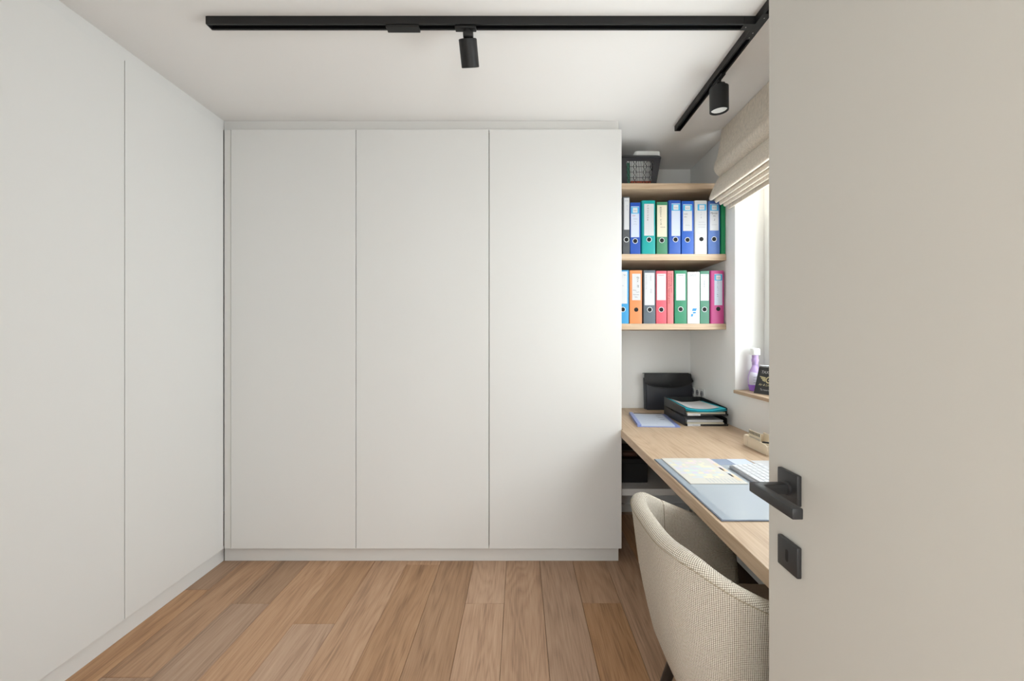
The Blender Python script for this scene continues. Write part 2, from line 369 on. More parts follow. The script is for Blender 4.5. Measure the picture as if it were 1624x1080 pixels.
BL0, BL1 = 0.47, 2.42
bl = thing('roman_blind', 'beige linen roman blind half raised in folds over the window', 'blind', (1.24, (BL0+BL1)/2, 2.05))
def sheet(bm, pts, th, y0, y1):
    """a cloth sheet of thickness th following the polyline (x,z)"""
    L_, R_ = [], []
    for i, p in enumerate(pts):
        a = Vector(pts[max(0, i-1)]); b = Vector(pts[min(len(pts)-1, i+1)]); d = (b-a).normalized(); n = Vector((-d.y, d.x))
        L_.append(Vector(p)+n*th/2); R_.append(Vector(p)-n*th/2)
    prism(bm, [(v.x, v.y) for v in L_+R_[::-1]], y0, y1, 'Y')
def smooth_pts(P, n=6):
    out = []
    for i in range(len(P)-1):
        p0, p1, p2, p3 = P[max(0, i-1)], P[i], P[i+1], P[min(len(P)-1, i+2)]
        for k in range(n):
            t = k/n
            out.append(tuple(0.5*((2*p1[j])+(-p0[j]+p2[j])*t+(2*p0[j]-5*p1[j]+4*p2[j]-p3[j])*t*t+(-p0[j]+3*p1[j]-3*p2[j]+p3[j])*t**3) for j in (0, 1)))
    out.append(P[-1]); return out
bm = bmesh.new()
sheet(bm, smooth_pts([(1.214, CEIL-0.004), (1.203, 2.45), (1.186, 2.37), (1.170, 2.325), (1.1695, 2.30), (1.181, 2.275), (1.20, 2.262), (1.216, 2.259)]), 0.006, BL0, BL1)
obj('upper_panel', bm, M['linen'], bl, smooth=True)
bm = bmesh.new()
sheet(bm, smooth_pts([(1.228, 2.288), (1.208, 2.262), (1.185, 2.232), (1.160, 2.18), (1.142, 2.135), (1.1405, 2.122), (1.149, 2.119), (1.162, 2.126), (1.178, 2.150), (1.19, 2.19)]), 0.006, BL0, BL1)
obj('fold', bm, M['linen'], bl, smooth=True)
for (x, z) in ((1.172, 2.100), (1.199, 2.088), (1.224, 2.0785)):
    bm = bmesh.new()
    sheet(bm, smooth_pts([(x+0.022, z+0.13), (x+0.010, z+0.055), (x+0.0005, z+0.022), (x+0.001, z+0.008), (x+0.008, z+0.003), (x+0.015, z+0.012), (x+0.019, z+0.04)]), 0.005, BL0, BL1)
    obj('fold', bm, M['linen'], bl, smooth=True)
bm = bmesh.new(); bx(bm, 1.247, 1.257, BL0, BL1, 2.062, 2.17, bev=0.002); obj('bottom_hem', bm, M['linen'], bl)
obj('head_rail', box(1.222, 1.266, BL0, BL1, CEIL-0.05, CEIL-0.003, bev=0.003), M['frame'], bl)

# ------------------------------------------------------------------ wardrobes
CF = 2.300                                # door plane of the back wardrobe
LX = -1.687                               # door plane of the left wardrobe
DT, DB = EYE+1.182, EYE-1.208             # door top and bottom
XCR = 0.582                               # right end of the back wardrobe
wb = thing('built_in_wardrobe', 'white handleless built-in wardrobe with three tall doors on the far wall', 'wardrobe', (-0.55, 2.65, 0))
obj('carcass', box(LX-0.02, XCR-0.020, CF+0.050, YB-0.002, DB-0.002, DT+0.004), M['gap'], wb)
obj('top_filler', box(LX-0.02, XCR-0.012, CF+0.024, CF+0.06, DT+0.005, CEIL-0.001), M['white2'], wb)
obj('side_panel', box(XCR-0.019, XCR, CF+0.0195, YB-0.0015, DB, DT), M['white2'], wb)
obj('plinth', box(LX-0.02, XCR-0.010, CF+0.036, CF+0.055, 0.001, DB-0.003), M['white2'], wb)
obj('filler_strip', box(LX+0.002, -1.6485, CF+0.002, CF+0.020, DB, DT, bev=0.0008, seg=1), M['white2'], wb)
for a, b in ((-1.6450, -0.9345), (-0.9310, -0.1755), (-0.1718, XCR-0.0005)):
    obj('door', box(a, b, CF, CF+0.019, DB, DT, bev=0.001, seg=1), M['white'], wb)
wl = thing('built_in_wardrobe', 'white handleless wardrobe with flush doors along the left wall', 'wardrobe', (-2.0, 1.08, 0))
obj('carcass', box(XL+0.002, LX-0.045, Y0+0.02, CF+0.020, DB-0.002, DT+0.004), M['gap'], wl)
obj('top_filler', box(LX-0.044, LX-0.014, Y0+0.02, CF+0.023, DT+0.003, CEIL-0.001), M['white'], wl)
obj('plinth', box(LX-0.05, LX-0.027, Y0+0.02, CF+0.04, 0.001, DB-0.003), M['white'], wl)
for a, b in ((1.7265, CF-0.001), (1.105, 1.7235), (0.485, 1.102), (-0.118, 0.482)):
    obj('door', box(LX-0.019, LX, a, b, DB, DT, bev=0.001, seg=1), M['white'], wl)

# ------------------------------------------------------------------ open room door
DXF = 0.470; DY1 = 0.7615
dr = struct('door_1', box(DXF, DXF+0.04, Y0+0.02, DY1, 0.008, 2.12, bev=0.0015), M['door'], 'white interior door standing open at the right with black fittings', loc=(DXF+0.02, 0.3, 0.008))
py = 0.697
PH, PK = 1.040, 0.920
def plate(zc): return box(DXF-0.0085, DXF-0.0003, py-0.026, py+0.026, zc-0.026, zc+0.026, bev=0.002)
ro = obj('handle_plate', plate(PH), M['handle'], dr, smooth=True)
bm = bmesh.new()
prof = [(0.0125, 0), (0.0125, 0.003), (0.011, 0.004)]
lathe(bm, prof, n=32); bm.transform(Matrix.Translation((DXF-0.0085, py, PH-0.003)) @ Matrix.Rotation(-PI/2, 4, 'Y'))
obj('collar', bm, M['handle'], ro, smooth=True)
LXb = 0.401
bm = bmesh.new()
# mitred lever: neck and grip in one outline seen from above
prism(bm, [(DXF-0.010, py+0.0085), (LXb, py+0.0085), (LXb, 0.593), (LXb+0.0165, 0.593), (LXb+0.0165, py-0.0085), (DXF-0.010, py-0.0085)], PH-0.0115, PH+0.005, 'Z', bev=0.0018)
obj('door_handle', bm, M['handle'], dr, smooth=True)
ko = obj('key_plate', plate(PK), M['handle'], dr, smooth=True)
bm = bmesh.new()
pts = [(py+0.0035*math.cos(a), PK+0.007+0.0035*math.sin(a)) for a in [PI*i/10 for i in range(11)]] + [(py+0.0035*math.cos(a), PK-0.007+0.0035*math.sin(a)) for a in [PI+PI*i/10 for i in range(11)]]
prism(bm, pts, DXF-0.0088, DXF-0.0080, 'X'); obj('keyhole', bm, M['slot'], ko)

# ------------------------------------------------------------------ ceiling track and spots
TZ = CEIL-0.0005; TH = 0.0308
tr = thing('lighting_track', 'black ceiling lighting track in two runs joined at a corner', 'track light', (0.2, 1.58, CEIL-TH))
def rail(a, b, c, along):
    h = 0.017
    pr = [(-h, 0), (-h, -TH), (-0.0095, -TH), (-0.0095, -TH+0.003), (-0.0125, -TH+0.003), (-0.0125, -0.006), (0.0125, -0.006), (0.0125, -TH+0.003), (0.0095, -TH+0.003), (0.0095, -TH), (h, -TH), (h, 0)]
    bm = bmesh.new()
    if along == 'X': prism(bm, [(c+u, TZ+v) for u, v in pr], a, b, 'X')
    else: prism(bm, [(c+u, TZ+v) for u, v in pr], a, b, 'Y')
    return bm
TY, TX = 1.5805, 0.931
obj('rail', rail(-1.212, TX-0.061, TY, 'X'), M['black'], tr)
obj('rail', rail(TY+0.066, 2.377, TX, 'Y'), M['black'], tr)
obj('rail', rail(0.15, TY-0.066, TX, 'Y'), M['black'], tr)
obj('end_cap', box(-1.217, -1.2125, TY-0.0172, TY+0.0172, TZ-TH, TZ, bev=0.001), M['black'], tr)
obj('end_cap', box(TX-0.0172, TX+0.0172, 2.3775, 2.381, TZ-TH, TZ, bev=0.001), M['black'], tr)
bm = bmesh.new()
bx(bm, TX-0.060, TX-0.0172, TY-0.0168, TY+0.0168, TZ-TH-0.0005, TZ); bx(bm, TX-0.017, TX+0.017, TY-0.065, TY+0.065, TZ-TH-0.0005, TZ)
co = obj('corner_connector', bm, M['black'], tr)
for x, y in ((TX-0.045, TY), (TX, TY-0.045), (TX, TY+0.03), (TX, TY+0.055)):
    bm = bmesh.new(); lathe(bm, [(0.0022, 0), (0.0022, 0.0008)], (x, y, TZ-TH-0.0013), 12); obj('screw', bm, M['steel'], co)
obj('feed_box', box(-0.520, -0.392, TY-0.015, TY+0.0165, TZ-TH-0.010, TZ-TH-0.0004, bev=0.0015), M['black'], tr)
def spot(label, x, y, along, tilt, length, dia):
    s = thing('track_spotlight', label, 'spotlight', (x, y, TZ-TH), 0, 'black cylinder spotlights on the ceiling track')
    zb = TZ-TH
    hx, hy = (0.047, 0.0125) if along == 'X' else (0.0125, 0.047)
    obj('adapter', box(x-hx, x+hx*0.75, y-hy, y+hy, zb-0.011, zb-0.0005, bev=0.003), M['black'], s, smooth=True)
    bm = bmesh.new(); lathe(bm, [(0.010, -0.030), (0.010, -0.011)], (x, y, zb), 20); obj('stem', bm, M['black'], s, smooth=True)
    top = Vector((x, y, zb-0.030))
    # knuckle: a short drum lying across
    bm = bmesh.new(); lathe(bm, [(0.0125, -0.019), (0.0135, -0.017), (0.0135, 0.017), (0.0125, 0.019)], n=24)
    bm.transform(Matrix.Translation(top+Vector((0.004, 0, 0))) @ Matrix.Rotation(PI/2, 4, 'Y')); obj('knuckle', bm, M['black'], s, smooth=True)
    # head: a can hanging from the knuckle
    r = dia/2; T = Matrix.Translation(top) @ tilt
    bm = bmesh.new(); lathe(bm, [(r-0.003, -0.012), (r, -0.014), (r, -0.012-length), (r-0.003, -0.0135-length), (r-0.004, -0.012-length), (r-0.006, 0.006-length), (0.005, 0.007-length)], n=48)
    bm.transform(T); obj('lamp_head', bm, M['black'], s, smooth=True)
    bm = bmesh.new(); lathe(bm, [(r-0.0075, -0.0055-length), (r-0.0075, 0.004-length)], n=40); bm.transform(T); obj('lens', bm, M['lens'], s, smooth=True)
    return s
spot('black cylinder spotlight on the long track run, aimed at the wardrobe doors', -0.205, TY, 'X', Matrix.Rotation(R(33), 4, 'X') @ Matrix.Rotation(R(-3), 4, 'Y'), 0.094, 0.071)
spot('black cylinder spotlight above the desk on the short track run, round lens showing', 0.936, 1.895, 'Y', Matrix.Rotation(R(3), 4, 'X') @ Matrix.Rotation(R(-2), 4, 'Y'), 0.108, 0.083)

# ------------------------------------------------------------------ wall shelves
SF = 2.478
SH = [(2.206, 2.2405, 'light oak wall shelf at the top carrying the black basket'), (1.768, 1.806, 'light oak wall shelf carrying the upper row of binders'), (1.342, 1.378, 'lowest light oak wall shelf carrying the lower row of binders')]
for z0, z1, lb in SH:
    tag(obj('wall_shelf', box(XCR+0.002, XR-0.001, SF, YB-0.001, z0, z1, bev=0.0012, seg=1), M['oakX'], loc=((XCR+XR)/2, 2.74, z0)), lb, 'shelf', 'light oak wall shelves')

# ------------------------------------------------------------------ ring binders
PXM = SF/640
def X(px): return (px-824)*PXM
def Z(pyx): return EYE+(534-pyx)*PXM
def cmat(n, rgb, rough=0.42): return mat('binder_'+n, [c*0.73 for c in srgb(*rgb)], rough)
B = dict(grey=cmat('charcoal', (92, 94, 98)), blue=cmat('cobalt_blue', (34, 88, 190)), teal=cmat('turquoise', (8, 178, 176)), green=cmat('soft_green', (74, 148, 110)),
         blue2=cmat('royal_blue', (50, 100, 196)), blue3=cmat('bright_blue', (28, 96, 200)), white=cmat('white', (232, 232, 230)), blue4=cmat('denim_blue', (76, 118, 196)),
         green2=cmat('emerald', (0, 150, 92)), sky=cmat('sky_blue', (58, 162, 220)), orange=cmat('orange', (242, 152, 92)), slate=cmat('slate_grey', (98, 110, 120)),
         coral=cmat('coral_red', (230, 92, 110)), pink=cmat('salmon_pink', (240, 128, 130)), green3=cmat('grass_green', (22, 140, 98)), green4=cmat('sage_green', (70, 140, 112)), magenta=cmat('magenta', (212, 72, 146)))
def binder(label, x0, x1, ytop, base, color, lab=None, ring=None, ringrim=True, header=False, depth=0.285, paper='paper', set_back=0.0, writer=None, radius=0.002):
    xa, xb = X(x0), X(x1); z0 = base+0.0006; z1 = Z(ytop); ys = SF+0.004+set_back; ye = ys+depth
    o = thing('ring_binder', label, 'binder', ((xa+xb)/2, (ys+ye)/2, z0), 0, 'ring binders on the wall shelves')
    bm = bmesh.new(); t = 0.0026
    pr = []
    # cover: rounded spine and two boards, one folded outline
    r = min(radius, (xb-xa)*0.3)
    outer = [(xa, ye)] + [(xa+r-r*math.cos(a), ys+r-r*math.sin(a)) for a in [PI/2*i/5 for i in range(6)]] + [(xb-r+r*math.sin(a), ys+r-r*math.cos(a)) for a in [PI/2*i/5 for i in range(6)]] + [(xb, ye)]
    inner = [(xb-t, ye), (xb-t, ys+max(r, t)), (xa+t, ys+max(r, t)), (xa+t, ye)]
    prism(bm, outer+inner, z0, z1, 'Z')
    obj('cover', bm, color, o, smooth=True)
    obj('paper_block', box(xa+t+0.001, xb-t-0.001, ys+0.03, ye-0.012, z0+0.006, z1-0.014), M['pg'], o)
    yf = ys-0.0009
    if lab:
        la, lb_, lt, lbm = lab
        l = obj('label', box(X(la), X(lb_), yf, ys+0.0012, Z(lbm), Z(lt), bev=0.0003, seg=1), M[paper], o)
        if header:
            hz = Z(lt+1.0); hz0 = Z(lt+header)
            obj('label_header', box(X(la+0.2), X(lb_-0.2), yf-0.0003, yf+0.0002, hz0, hz), M['labelblue'], l)
            c = (X(la)+X(lb_))/2; w = (X(lb_)-X(la))*0.29
            obj('logo_panel', box(c-w, c+w, yf-0.0006, yf+0.0001, hz0+0.005, hz-0.005), M['whiteprint'], l)
            bm = bmesh.new(); scribble(bm, -w*0.75, -0.004, w*1.5, 5, 0.008, 0.0012); obj('logo', on_front(bm, c, yf-0.0008, (hz+hz0)/2-0.002), M['greyink'], l)
        if writer: writer(l, yf-0.0007, la, lb_, lt, lbm)
    elif writer: writer(o, ys-0.0006, x0, x1, ytop, 513)
    if ring:
        rx, rz = X(ring[0]), Z(ring[1])
        bm = bmesh.new(); rr = 0.0146
        pts = [(rx+rr*math.cos(a), ys-0.0006, rz+rr*math.sin(a)) for a in [2*PI*i/28 for i in range(28)]]
        rg = None
        if ringrim: tube(bm, pts, 0.0018, 6, True); rg = obj('finger_ring', bm, M['ring'], o, smooth='all')
        else: bm.free()
        bm = bmesh.new(); lathe(bm, [(0.0131, 0), (0.0131, 0.0011)], n=28); bm.transform(Matrix.Translation((rx, ys+0.0005, rz)) @ Matrix.Rotation(PI/2, 4, 'X')); obj('finger_hole', bm, M['hole'], o)
    return o
def vert_text(body, xpx, ypx, size, m='ink', shear=0.2, spacing=1.3):
    """writing turned to run down the label"""
    def f(parent, y, *_):
        obj('writing', on_front(text_bm(body, size, shear=shear, spacing=spacing), X(xpx), y, Z(ypx), -PI/2), M[m], parent)
    return f
def stack_text(body, xpx, ypx, size, step, m='ink'):
    def f(parent, y, *_):
        bm = bmesh.new()
        for i, ch in enumerate(body):
            if ch == ' ': continue
            t = on_front(text_bm(ch, size, 'CENTER', 0.15), X(xpx)+random.uniform(-.001, .001), y, Z(ypx)-i*step)
            me = bpy.data.meshes.new('t'); t.to_mesh(me); t.free(); bm.from_mesh(me); bpy.data.meshes.remove(me)
        obj('writing', bm, M[m], parent)
    return f
def words(rows):
    """rows: (text or None for a scribble, x px, y px, size or width px, ink)"""
    def f(parent, y, *_):
        for body, xp, yp, s, m in rows:
            if body: bm = text_bm(body, s, shear=0.25)
            else: bm = bmesh.new(); scribble(bm, 0, 0, s*PXM, max(2, int(s/2)), 0.007, 0.0011)
            obj('writing', on_front(bm, X(xp), y, Z(yp)), M[m], parent)
    return f
def multi(*fs):
    def f(*a):
        for g in fs: g(*a)
    return f
UB, LB = SH[1][1], SH[2][1]
binder('narrow charcoal grey binder at the left end of the upper row, long white label', 988.2, 999, 311.7, UB, B['grey'], (990, 998.2, 313.5, 364), (993.8, 379.8), writer=multi(words([('2018', 990.8, 319, 0.010, 'greyink')]), vert_text('arch', 994, 325, 0.014, 'greyink')))
binder('short cobalt blue binder between the charcoal and the turquoise binder', 999.8, 1016, 321, UB, B['blue'], (1001, 1014, 327, 376), (1007.6, 382), header=11.5, paper='bluepaper', writer=words([('OV', 1003, 343, 0.012, 'redink'), (None, 1005, 348, 6, 'greyink'), (None, 1006, 352, 3, 'greyink'), (None, 1005, 356, 5, 'greyink')]))
binder('wide turquoise binder with a tall white label', 1017.8, 1040.4, 317.6, UB, B['teal'], (1022, 1037.5, 323, 373.5), (1029.7, 379.7), radius=0.012, writer=stack_text('FACTUUR', 1027.5, 327.5, 0.013, 0.0143))
binder('soft green binder with a torn cream label marked MODEL', 1042, 1059, 320, UB, B['green'], (1042.6, 1058, 325, 375.3), (1050, 381), paper='cream_paper', writer=multi(stack_text('MODEL VIA', 1048, 330.5, 0.0145, 0.0125), words([(None, 1047.5, 361, 8, 'ink')])))
binder('royal blue binder with a blank label, just right of the green binder marked MODEL', 1060.6, 1080.6, 317.3, UB, B['blue2'], (1065.3, 1079, 322.3, 374), (1071.7, 379.7), header=11.5, paper='bluepaper', radius=0.009)
binder('bright blue binder with a short label, just left of the all-white binder', 1081.4, 1100.6, 318.5, UB, B['blue3'], (1083.6, 1098, 323.7, 366), (1090.7, 380.2), header=10.5, writer=words([('Luxe', 1085, 340, 0.011, 'ink'), ('doc.', 1085, 344.5, 0.011, 'ink'), (None, 1087.5, 358, 7, 'greyink')]))
binder('white binder with pale print in the upper row', 1101.6, 1122.4, 317.6, UB, B['white'], (1106.5, 1120.5, 322.6, 371), (1112.8, 379), ringrim=False, header=11, radius=0.009, writer=multi(stack_text('IVB', 1112, 337.5, 0.013, 0.016, 'greyink'), words([(None, 1108, 353, 10, 'greyink'), (None, 1107.5, 357, 12, 'greyink'), (None, 1108, 361, 11, 'greyink')])))
binder('denim blue binder under the blind edge with bold handwriting on its label', 1123.6, 1142.2, 318.3, UB, B['blue4'], (1126.3, 1140, 323, 365.3), (1133, 379), header=11, writer=words([('Myosa', 1126.8, 339.2, 0.0165, 'ink'), ('Mc', 1131, 343.5, 0.0125, 'ink'), ('2', 1132.3, 349.5, 0.015, 'ink'), (None, 1129, 357, 8, 'greyink')]))
binder('thin emerald green folder at the right end of the upper row', 1144.2, 1152.0, 322, UB, B['green2'], depth=0.25, radius=0.010)
binder('sky blue binder at the left end of the lower row, half hidden by the wardrobe', 980.5, 997.5, 428.3, LB, B['sky'], (983.5, 995, 430.5, 481.5), (988, 490.7), writer=words([(None, 989, 437, 4, 'ink'), (None, 987, 454, 2, 'greyink')]))
binder('orange binder with a scrawled label in the lower row', 999, 1018.4, 428.6, LB, B['orange'], (1002.8, 1016, 434, 476), (1009.3, 491), ringrim=False, writer=multi(vert_text('Div. M', 1010.2, 438.5, 0.019, 'ink'), words([(None, 1004, 461, 5, 'ink'), (None, 1009, 464, 5, 'ink'), (None, 1004.5, 468, 9, 'ink'), (None, 1007, 472, 4, 'ink')])))
binder('slate grey binder with a long white label in the lower row', 1021, 1039.8, 428.6, LB, B['slate'], (1022.7, 1038.2, 432.5, 484), (1030.7, 491), writer=multi(stack_text('GARANTIE', 1025, 437.5, 0.0105, 0.0115, 'greyink'), vert_text('hand.', 1031.5, 437, 0.012, 'greyink'), vert_text('map', 1032, 458, 0.013, 'greyink')))
binder('coral red binder with a blank white label', 1040.8, 1057.6, 429.4, LB, B['coral'], (1042.2, 1056.3, 434, 476), (1049, 491), writer=words([(None, 1044.5, 437.5, 9, 'redink')]))
def pink_w(parent, y, *_):
    obj('writing', on_front(text_bm('verzekering auto', 0.0155, shear=0.2, spacing=1.15), X(1064.2), y, Z(432), -PI/2), M['ink'], parent)
    obj('writing', on_front(text_bm('contracten lopend polis', 0.0145, shear=0.2, spacing=1.3), X(1060.5), y, Z(433), -PI/2), M['ink'], parent)
binder('thin salmon pink folder with handwriting running down its spine', 1058.7, 1068.6, 429.5, LB, B['pink'], writer=pink_w)
binder('grass green binder with a white label in the middle of the lower row', 1070.2, 1089.6, 428.9, LB, B['green3'], (1072.7, 1087.3, 434, 476.3), (1079.8, 490.3), writer=words([(None, 1075, 437.3, 9, 'ink')]))
def white_w(parent, y, *_):
    obj('writing', on_front(text_bm('2020', 0.021, shear=0.3), X(1093.3), y, Z(438.3)), M['greyink'], parent)
    bm = bmesh.new()
    for a, b, c, d, e in ((1098.2, 1105.6, 489.0, 493.2, 1.3), (1099.2, 1104.4, 494.6, 497.0, 0.9), (1096.2, 1100.0, 498.0, 501.8, 0.8)):
        bm.faces.new([bm.verts.new((X(p), y, Z(q))) for p, q in ((a-e*0.3, d), (b-e*1.2, d), (b, c), (a+e*0.7, c))])
    obj('logo', bm, M['logoblue'], parent)
binder('plain white folder box with a blue slanted logo near its foot', 1090.6, 1110.3, 431.2, LB, B['white'], writer=white_w)
binder('sage green narrow binder between the white folder box and the magenta binder', 1111, 1125.5, 429.6, LB, B['green4'], (1111.5, 1124.6, 434.4, 476.8), (1117.7, 490.6), writer=multi(words([(None, 1114, 437.6, 8, 'greyink')]), vert_text('kopie', 1116.5, 445, 0.014, 'greyink')))
binder('magenta pink binder at the right end of the lower row', 1127, 1149.8, 429, LB, B['magenta'], (1133.4, 1146, 434.2, 484), (1139.6, 489.8), ringrim=False, header=10.5, paper='bluepaper', radius=0.012, writer=stack_text('BELASTING', 1138.5, 447.5, 0.010, 0.0112, 'ink'))

# ------------------------------------------------------------------ basket on the top shelf
BZ = SH[0][1]
ba = thing('storage_basket', 'black plastic lattice basket at the left end of the top shelf', 'basket', (0.749, 2.66, BZ))
x0b, x1b, y0b, y1b, zb0, zb1 = 0.644, 0.852, 2.525, 2.815, BZ+0.001, 2.412
x0t, x1t, y0t, y1t = 0.622, 0.876, 2.502, 2.838
obj('base', box(x0b, x1b, y0b, y1b, zb0, zb0+0.004), M['greyplastic'], ba)
def side(p00, p10, p01, p11, ncol):
    """lattice panel: solid border, X columns and straight bars"""
    p00, p10, p01, p11 = map(Vector, (p00, p10, p01, p11))
    P = lambda u, v: (p00*(1-u)+p10*u)*(1-v)+(p01*(1-u)+p11*u)*v
    n = (p10-p00).cross(p01-p00).normalized()
    bm = bmesh.new()
    def strip(u0, v0, u1, v1):
        a = [P(u0, v0), P(u1, v0), P(u1, v1), P(u0, v1)]
        A = [bm.verts.new(q-n*0.0015) for q in a]; Bq = [bm.verts.new(q+n*0.0015) for q in a]
        bm.faces.new(A[::-1]); bm.faces.new(Bq)
        for i in range(4): bm.faces.new((A[i], A[(i+1) % 4], Bq[(i+1) % 4], Bq[i]))
    ul, ur, vl, vh = 0.15, 0.85, 0.10, 0.86
    strip(0, 0, ul, 1); strip(ur, 0, 1, 1); strip(ul, 0, ur, vl); strip(ul, vh, ur, 1)
    pat = ['X', '|', 'X', '|', '|', 'X', '|', 'X'] if ncol == 8 else ['X', '|', '|', 'X', '|', '|', 'X', '|', '|', 'X']
    rows = 4; du = (ur-ul)/len(pat); dv = (vh-vl)/rows
    for i, c in enumerate(pat):
        a = ul+i*du; b = a+du
        bar(bm, P(b, vl), P(b, vh), 0.0024, up=n)
        if c == '|': bar(bm, P((a+b)/2, vl), P((a+b)/2, vh), 0.0022, up=n)
        for r in range(rows):
            v0 = vl+r*dv; v1 = v0+dv
            if c == 'X': bar(bm, P(a, v0), P(b, v1), 0.0026, up=n); bar(bm, P(a, v1), P(b, v0), 0.0026, up=n)
    for r in range(1, rows): bar(bm, P(ul, vl+r*dv), P(ur, vl+r*dv), 0.0022, up=n)
    return bm
obj('lattice_panel', side((x0b, y0b, zb0), (x1b, y0b, zb0), (x0t, y0t, zb1), (x1t, y0t, zb1), 8), M['greyplastic'], ba)
obj('lattice_panel', side((x1b, y1b, zb0), (x0b, y1b, zb0), (x1t, y1t, zb1), (x0t, y1t, zb1), 8), M['greyplastic'], ba)
obj('lattice_panel', side((x0b, y1b, zb0), (x0b, y0b, zb0), (x0t, y1t, zb1), (x0t, y0t, zb1), 10), M['greyplastic'], ba)
obj('lattice_panel', side((x1b, y0b, zb0), (x1b, y1b, zb0), (x1t, y0t, zb1), (x1t, y1t, zb1), 10), M['greyplastic'], ba)
bm = bmesh.new(); rr = 0.03; cs = []
for cx, cy, a0 in ((x1t-rr, y1t-rr, 0), (x0t+rr, y1t-rr, 90), (x0t+rr, y0t+rr, 180), (x1t-rr, y0t+rr, 270)):
    cs += [(cx+(rr+0.004)*math.cos(R(a0+q)), cy+(rr+0.004)*math.sin(R(a0+q)), zb1+0.002) for q in range(0, 91, 18)]
tube(bm, cs, 0.0068, 8, True); obj('rim', bm, M['blackplastic'], ba, smooth='all')
tb = thing('plastic_tub', 'white lidded plastic tub standing inside the black basket', 'tub', (0.79, 2.66, zb0+0.005))
obj('tub_body', box(0.664, 0.842, 2.556, 2.79, zb0+0.0055, 2.4218, bev=0.014, seg=3), M['whiteplastic'], tb, smooth=True)
obj('lid', box(0.722, 0.886, 2.530, 2.80, 2.4222, 2.4685, bev=0.017, seg=5), M['whiteplastic'], tb, smooth=True)
tag(obj('card_packet', box(0.70, 0.832, 2.535, 2.548, zb0+0.0055, zb0+0.035, bev=0.001), M['orange'], loc=(0.766, 2.5415, zb0+0.0055)), 'orange red flat packet low behind the basket lattice', 'packet')
tag(obj('card_packet', box(0.674, 0.694, 2.535, 2.549, zb0+0.0055, zb0+0.15, bev=0.002), M['green_pack'], loc=(0.684, 2.542, zb0+0.0055)), 'green upright packet at the left inside the basket', 'packet')

# ------------------------------------------------------------------ desk and low shelf
DZ = EYE-0.53; DTK = 0.042
de = thing('built_in_desk', 'long light oak desk top along the window wall', 'desk', (0.9, 1.5, 0))
bm = bmesh.new()
prism(bm, [(0.5895, YB-0.001), (0.5895, CF+0.0), (0.577, CF-0.002), (0.557, Y0+0.02), (XR-0.001, Y0+0.02), (XR-0.001, YB-0.001)], DZ-DTK, DZ, 'Z')
bmesh.ops.bevel(bm, geom=[e for e in bm.edges if abs(e.verts[0].co.z-e.verts[1].co.z) < 1e-5], offset=0.0012, segments=2, affect='EDGES')
obj('desk_top', bm, M['oakY'], de)
obj('support_rail', box(XR-0.02, XR-0.0145, Y0+0.03, YB-0.02, DZ-DTK-0.04, DZ-DTK-0.0005), M['white2'], de)
lz0, lz1 = 0.345, 0.385
tag(obj('low_shelf', box(XCR+0.003, XR-0.016, 2.42, YB-0.016, lz0, lz1, bev=0.001, seg=1), M['white'], loc=(0.92, 2.70, lz0)), 'pale low shelf board under the far end of the desk', 'shelf')
sb = thing('storage_box', 'black storage box on the low shelf under the desk', 'box', (0.70, 2.70, lz1))
obj('box_body', box(XCR+0.012, 0.800, 2.52, 2.88, lz1+0.0008, lz1+0.125, bev=0.004), M['darkbox'], sb)
obj('lid', box(XCR+0.008, 0.804, 2.516, 2.884, lz1+0.1255, lz1+0.150, bev=0.003), M['darkbox'], sb)
tag(obj('glasses_case', box(0.650, 0.745, 2.55, 2.60, lz1+0.1515, lz1+0.185, bev=0.010, seg=3), M['brown'], loc=(0.695, 2.575, lz1+0.1515), smooth=True), 'red brown case lying on the black box under the desk', 'case')
bg_ = thing('soft_bag', 'black soft bag at the right on the low shelf under the desk', 'bag', (1.02, 2.60, lz1))
bm = bmesh.new(); lathe(bm, [(0.05, 0.001), (0.085, 0.012), (0.095, 0.06), (0.088, 0.13), (0.06, 0.17), (0.03, 0.18)], (1.02, 2.60, lz1), 24, 1.25, 1.2); obj('bag_body', bm, M['leather'], bg_, smooth=True)
bm = bmesh.new(); tube(bm, [(1.02-0.07*math.cos(a), 2.57, lz1+0.165+0.06*math.sin(a)) for a in [PI*i/12 for i in range(13)]], 0.006, 8); obj('bag_handle', bm, M['leather'], bg_, smooth=True)

# ------------------------------------------------------------------ document case leaning at the back wall
dc = thing('document_case', 'black flap-over document case leaning at the back wall on the desk', 'case', (1.085, 2.955, DZ))
cx0, cx1 = 0.900, 1.262
H = 0.262; TK = 0.052; lean = R(5)
Tm = Matrix.Translation((0, 2.915, DZ+0.001)) @ Matrix.Rotation(-lean, 4, 'X')
bm = bmesh.new()
# gusseted body seen from the side: wider foot, tapered top
prism(bm, [(0.0, 0.0), (TK, 0.004), (TK-0.006, H-0.01), (TK-0.02, H), (0.016, H), (0.006, H-0.012)], cx0+0.022, cx1-0.008, 'X', bev=0.003); 
bm.transform(Tm); obj('case_body', bm, M['leather'], dc, smooth=True)
bm = bmesh.new()
for k in range(4):
    y = 0.010+k*0.010; prism(bm, [(y, 0.004), (y+0.006, 0.004), (y+0.006, H-0.03), (y, H-0.03)], cx0+0.012, cx0+0.0215, 'X', bev=0.001)
bm.transform(Tm); obj('gusset', bm, M['leather'], dc)
bm = bmesh.new()
fo = []
for i in range(25):
    u = -1+2*i/24; x = (cx0+cx1)/2+u*(cx1-cx0)/2*(0.985)
    fo.append((x, H-0.064-0.040*(1-abs(u)**2.6)))
pts = [(cx0+0.006, H+0.004), (cx0+0.002, H-0.055)]+fo[1:-1]+[(cx1-0.001, H-0.055), (cx1-0.034, H+0.004)]
prism(bm, pts, -0.010, -0.003, 'Y', bev=0.002)
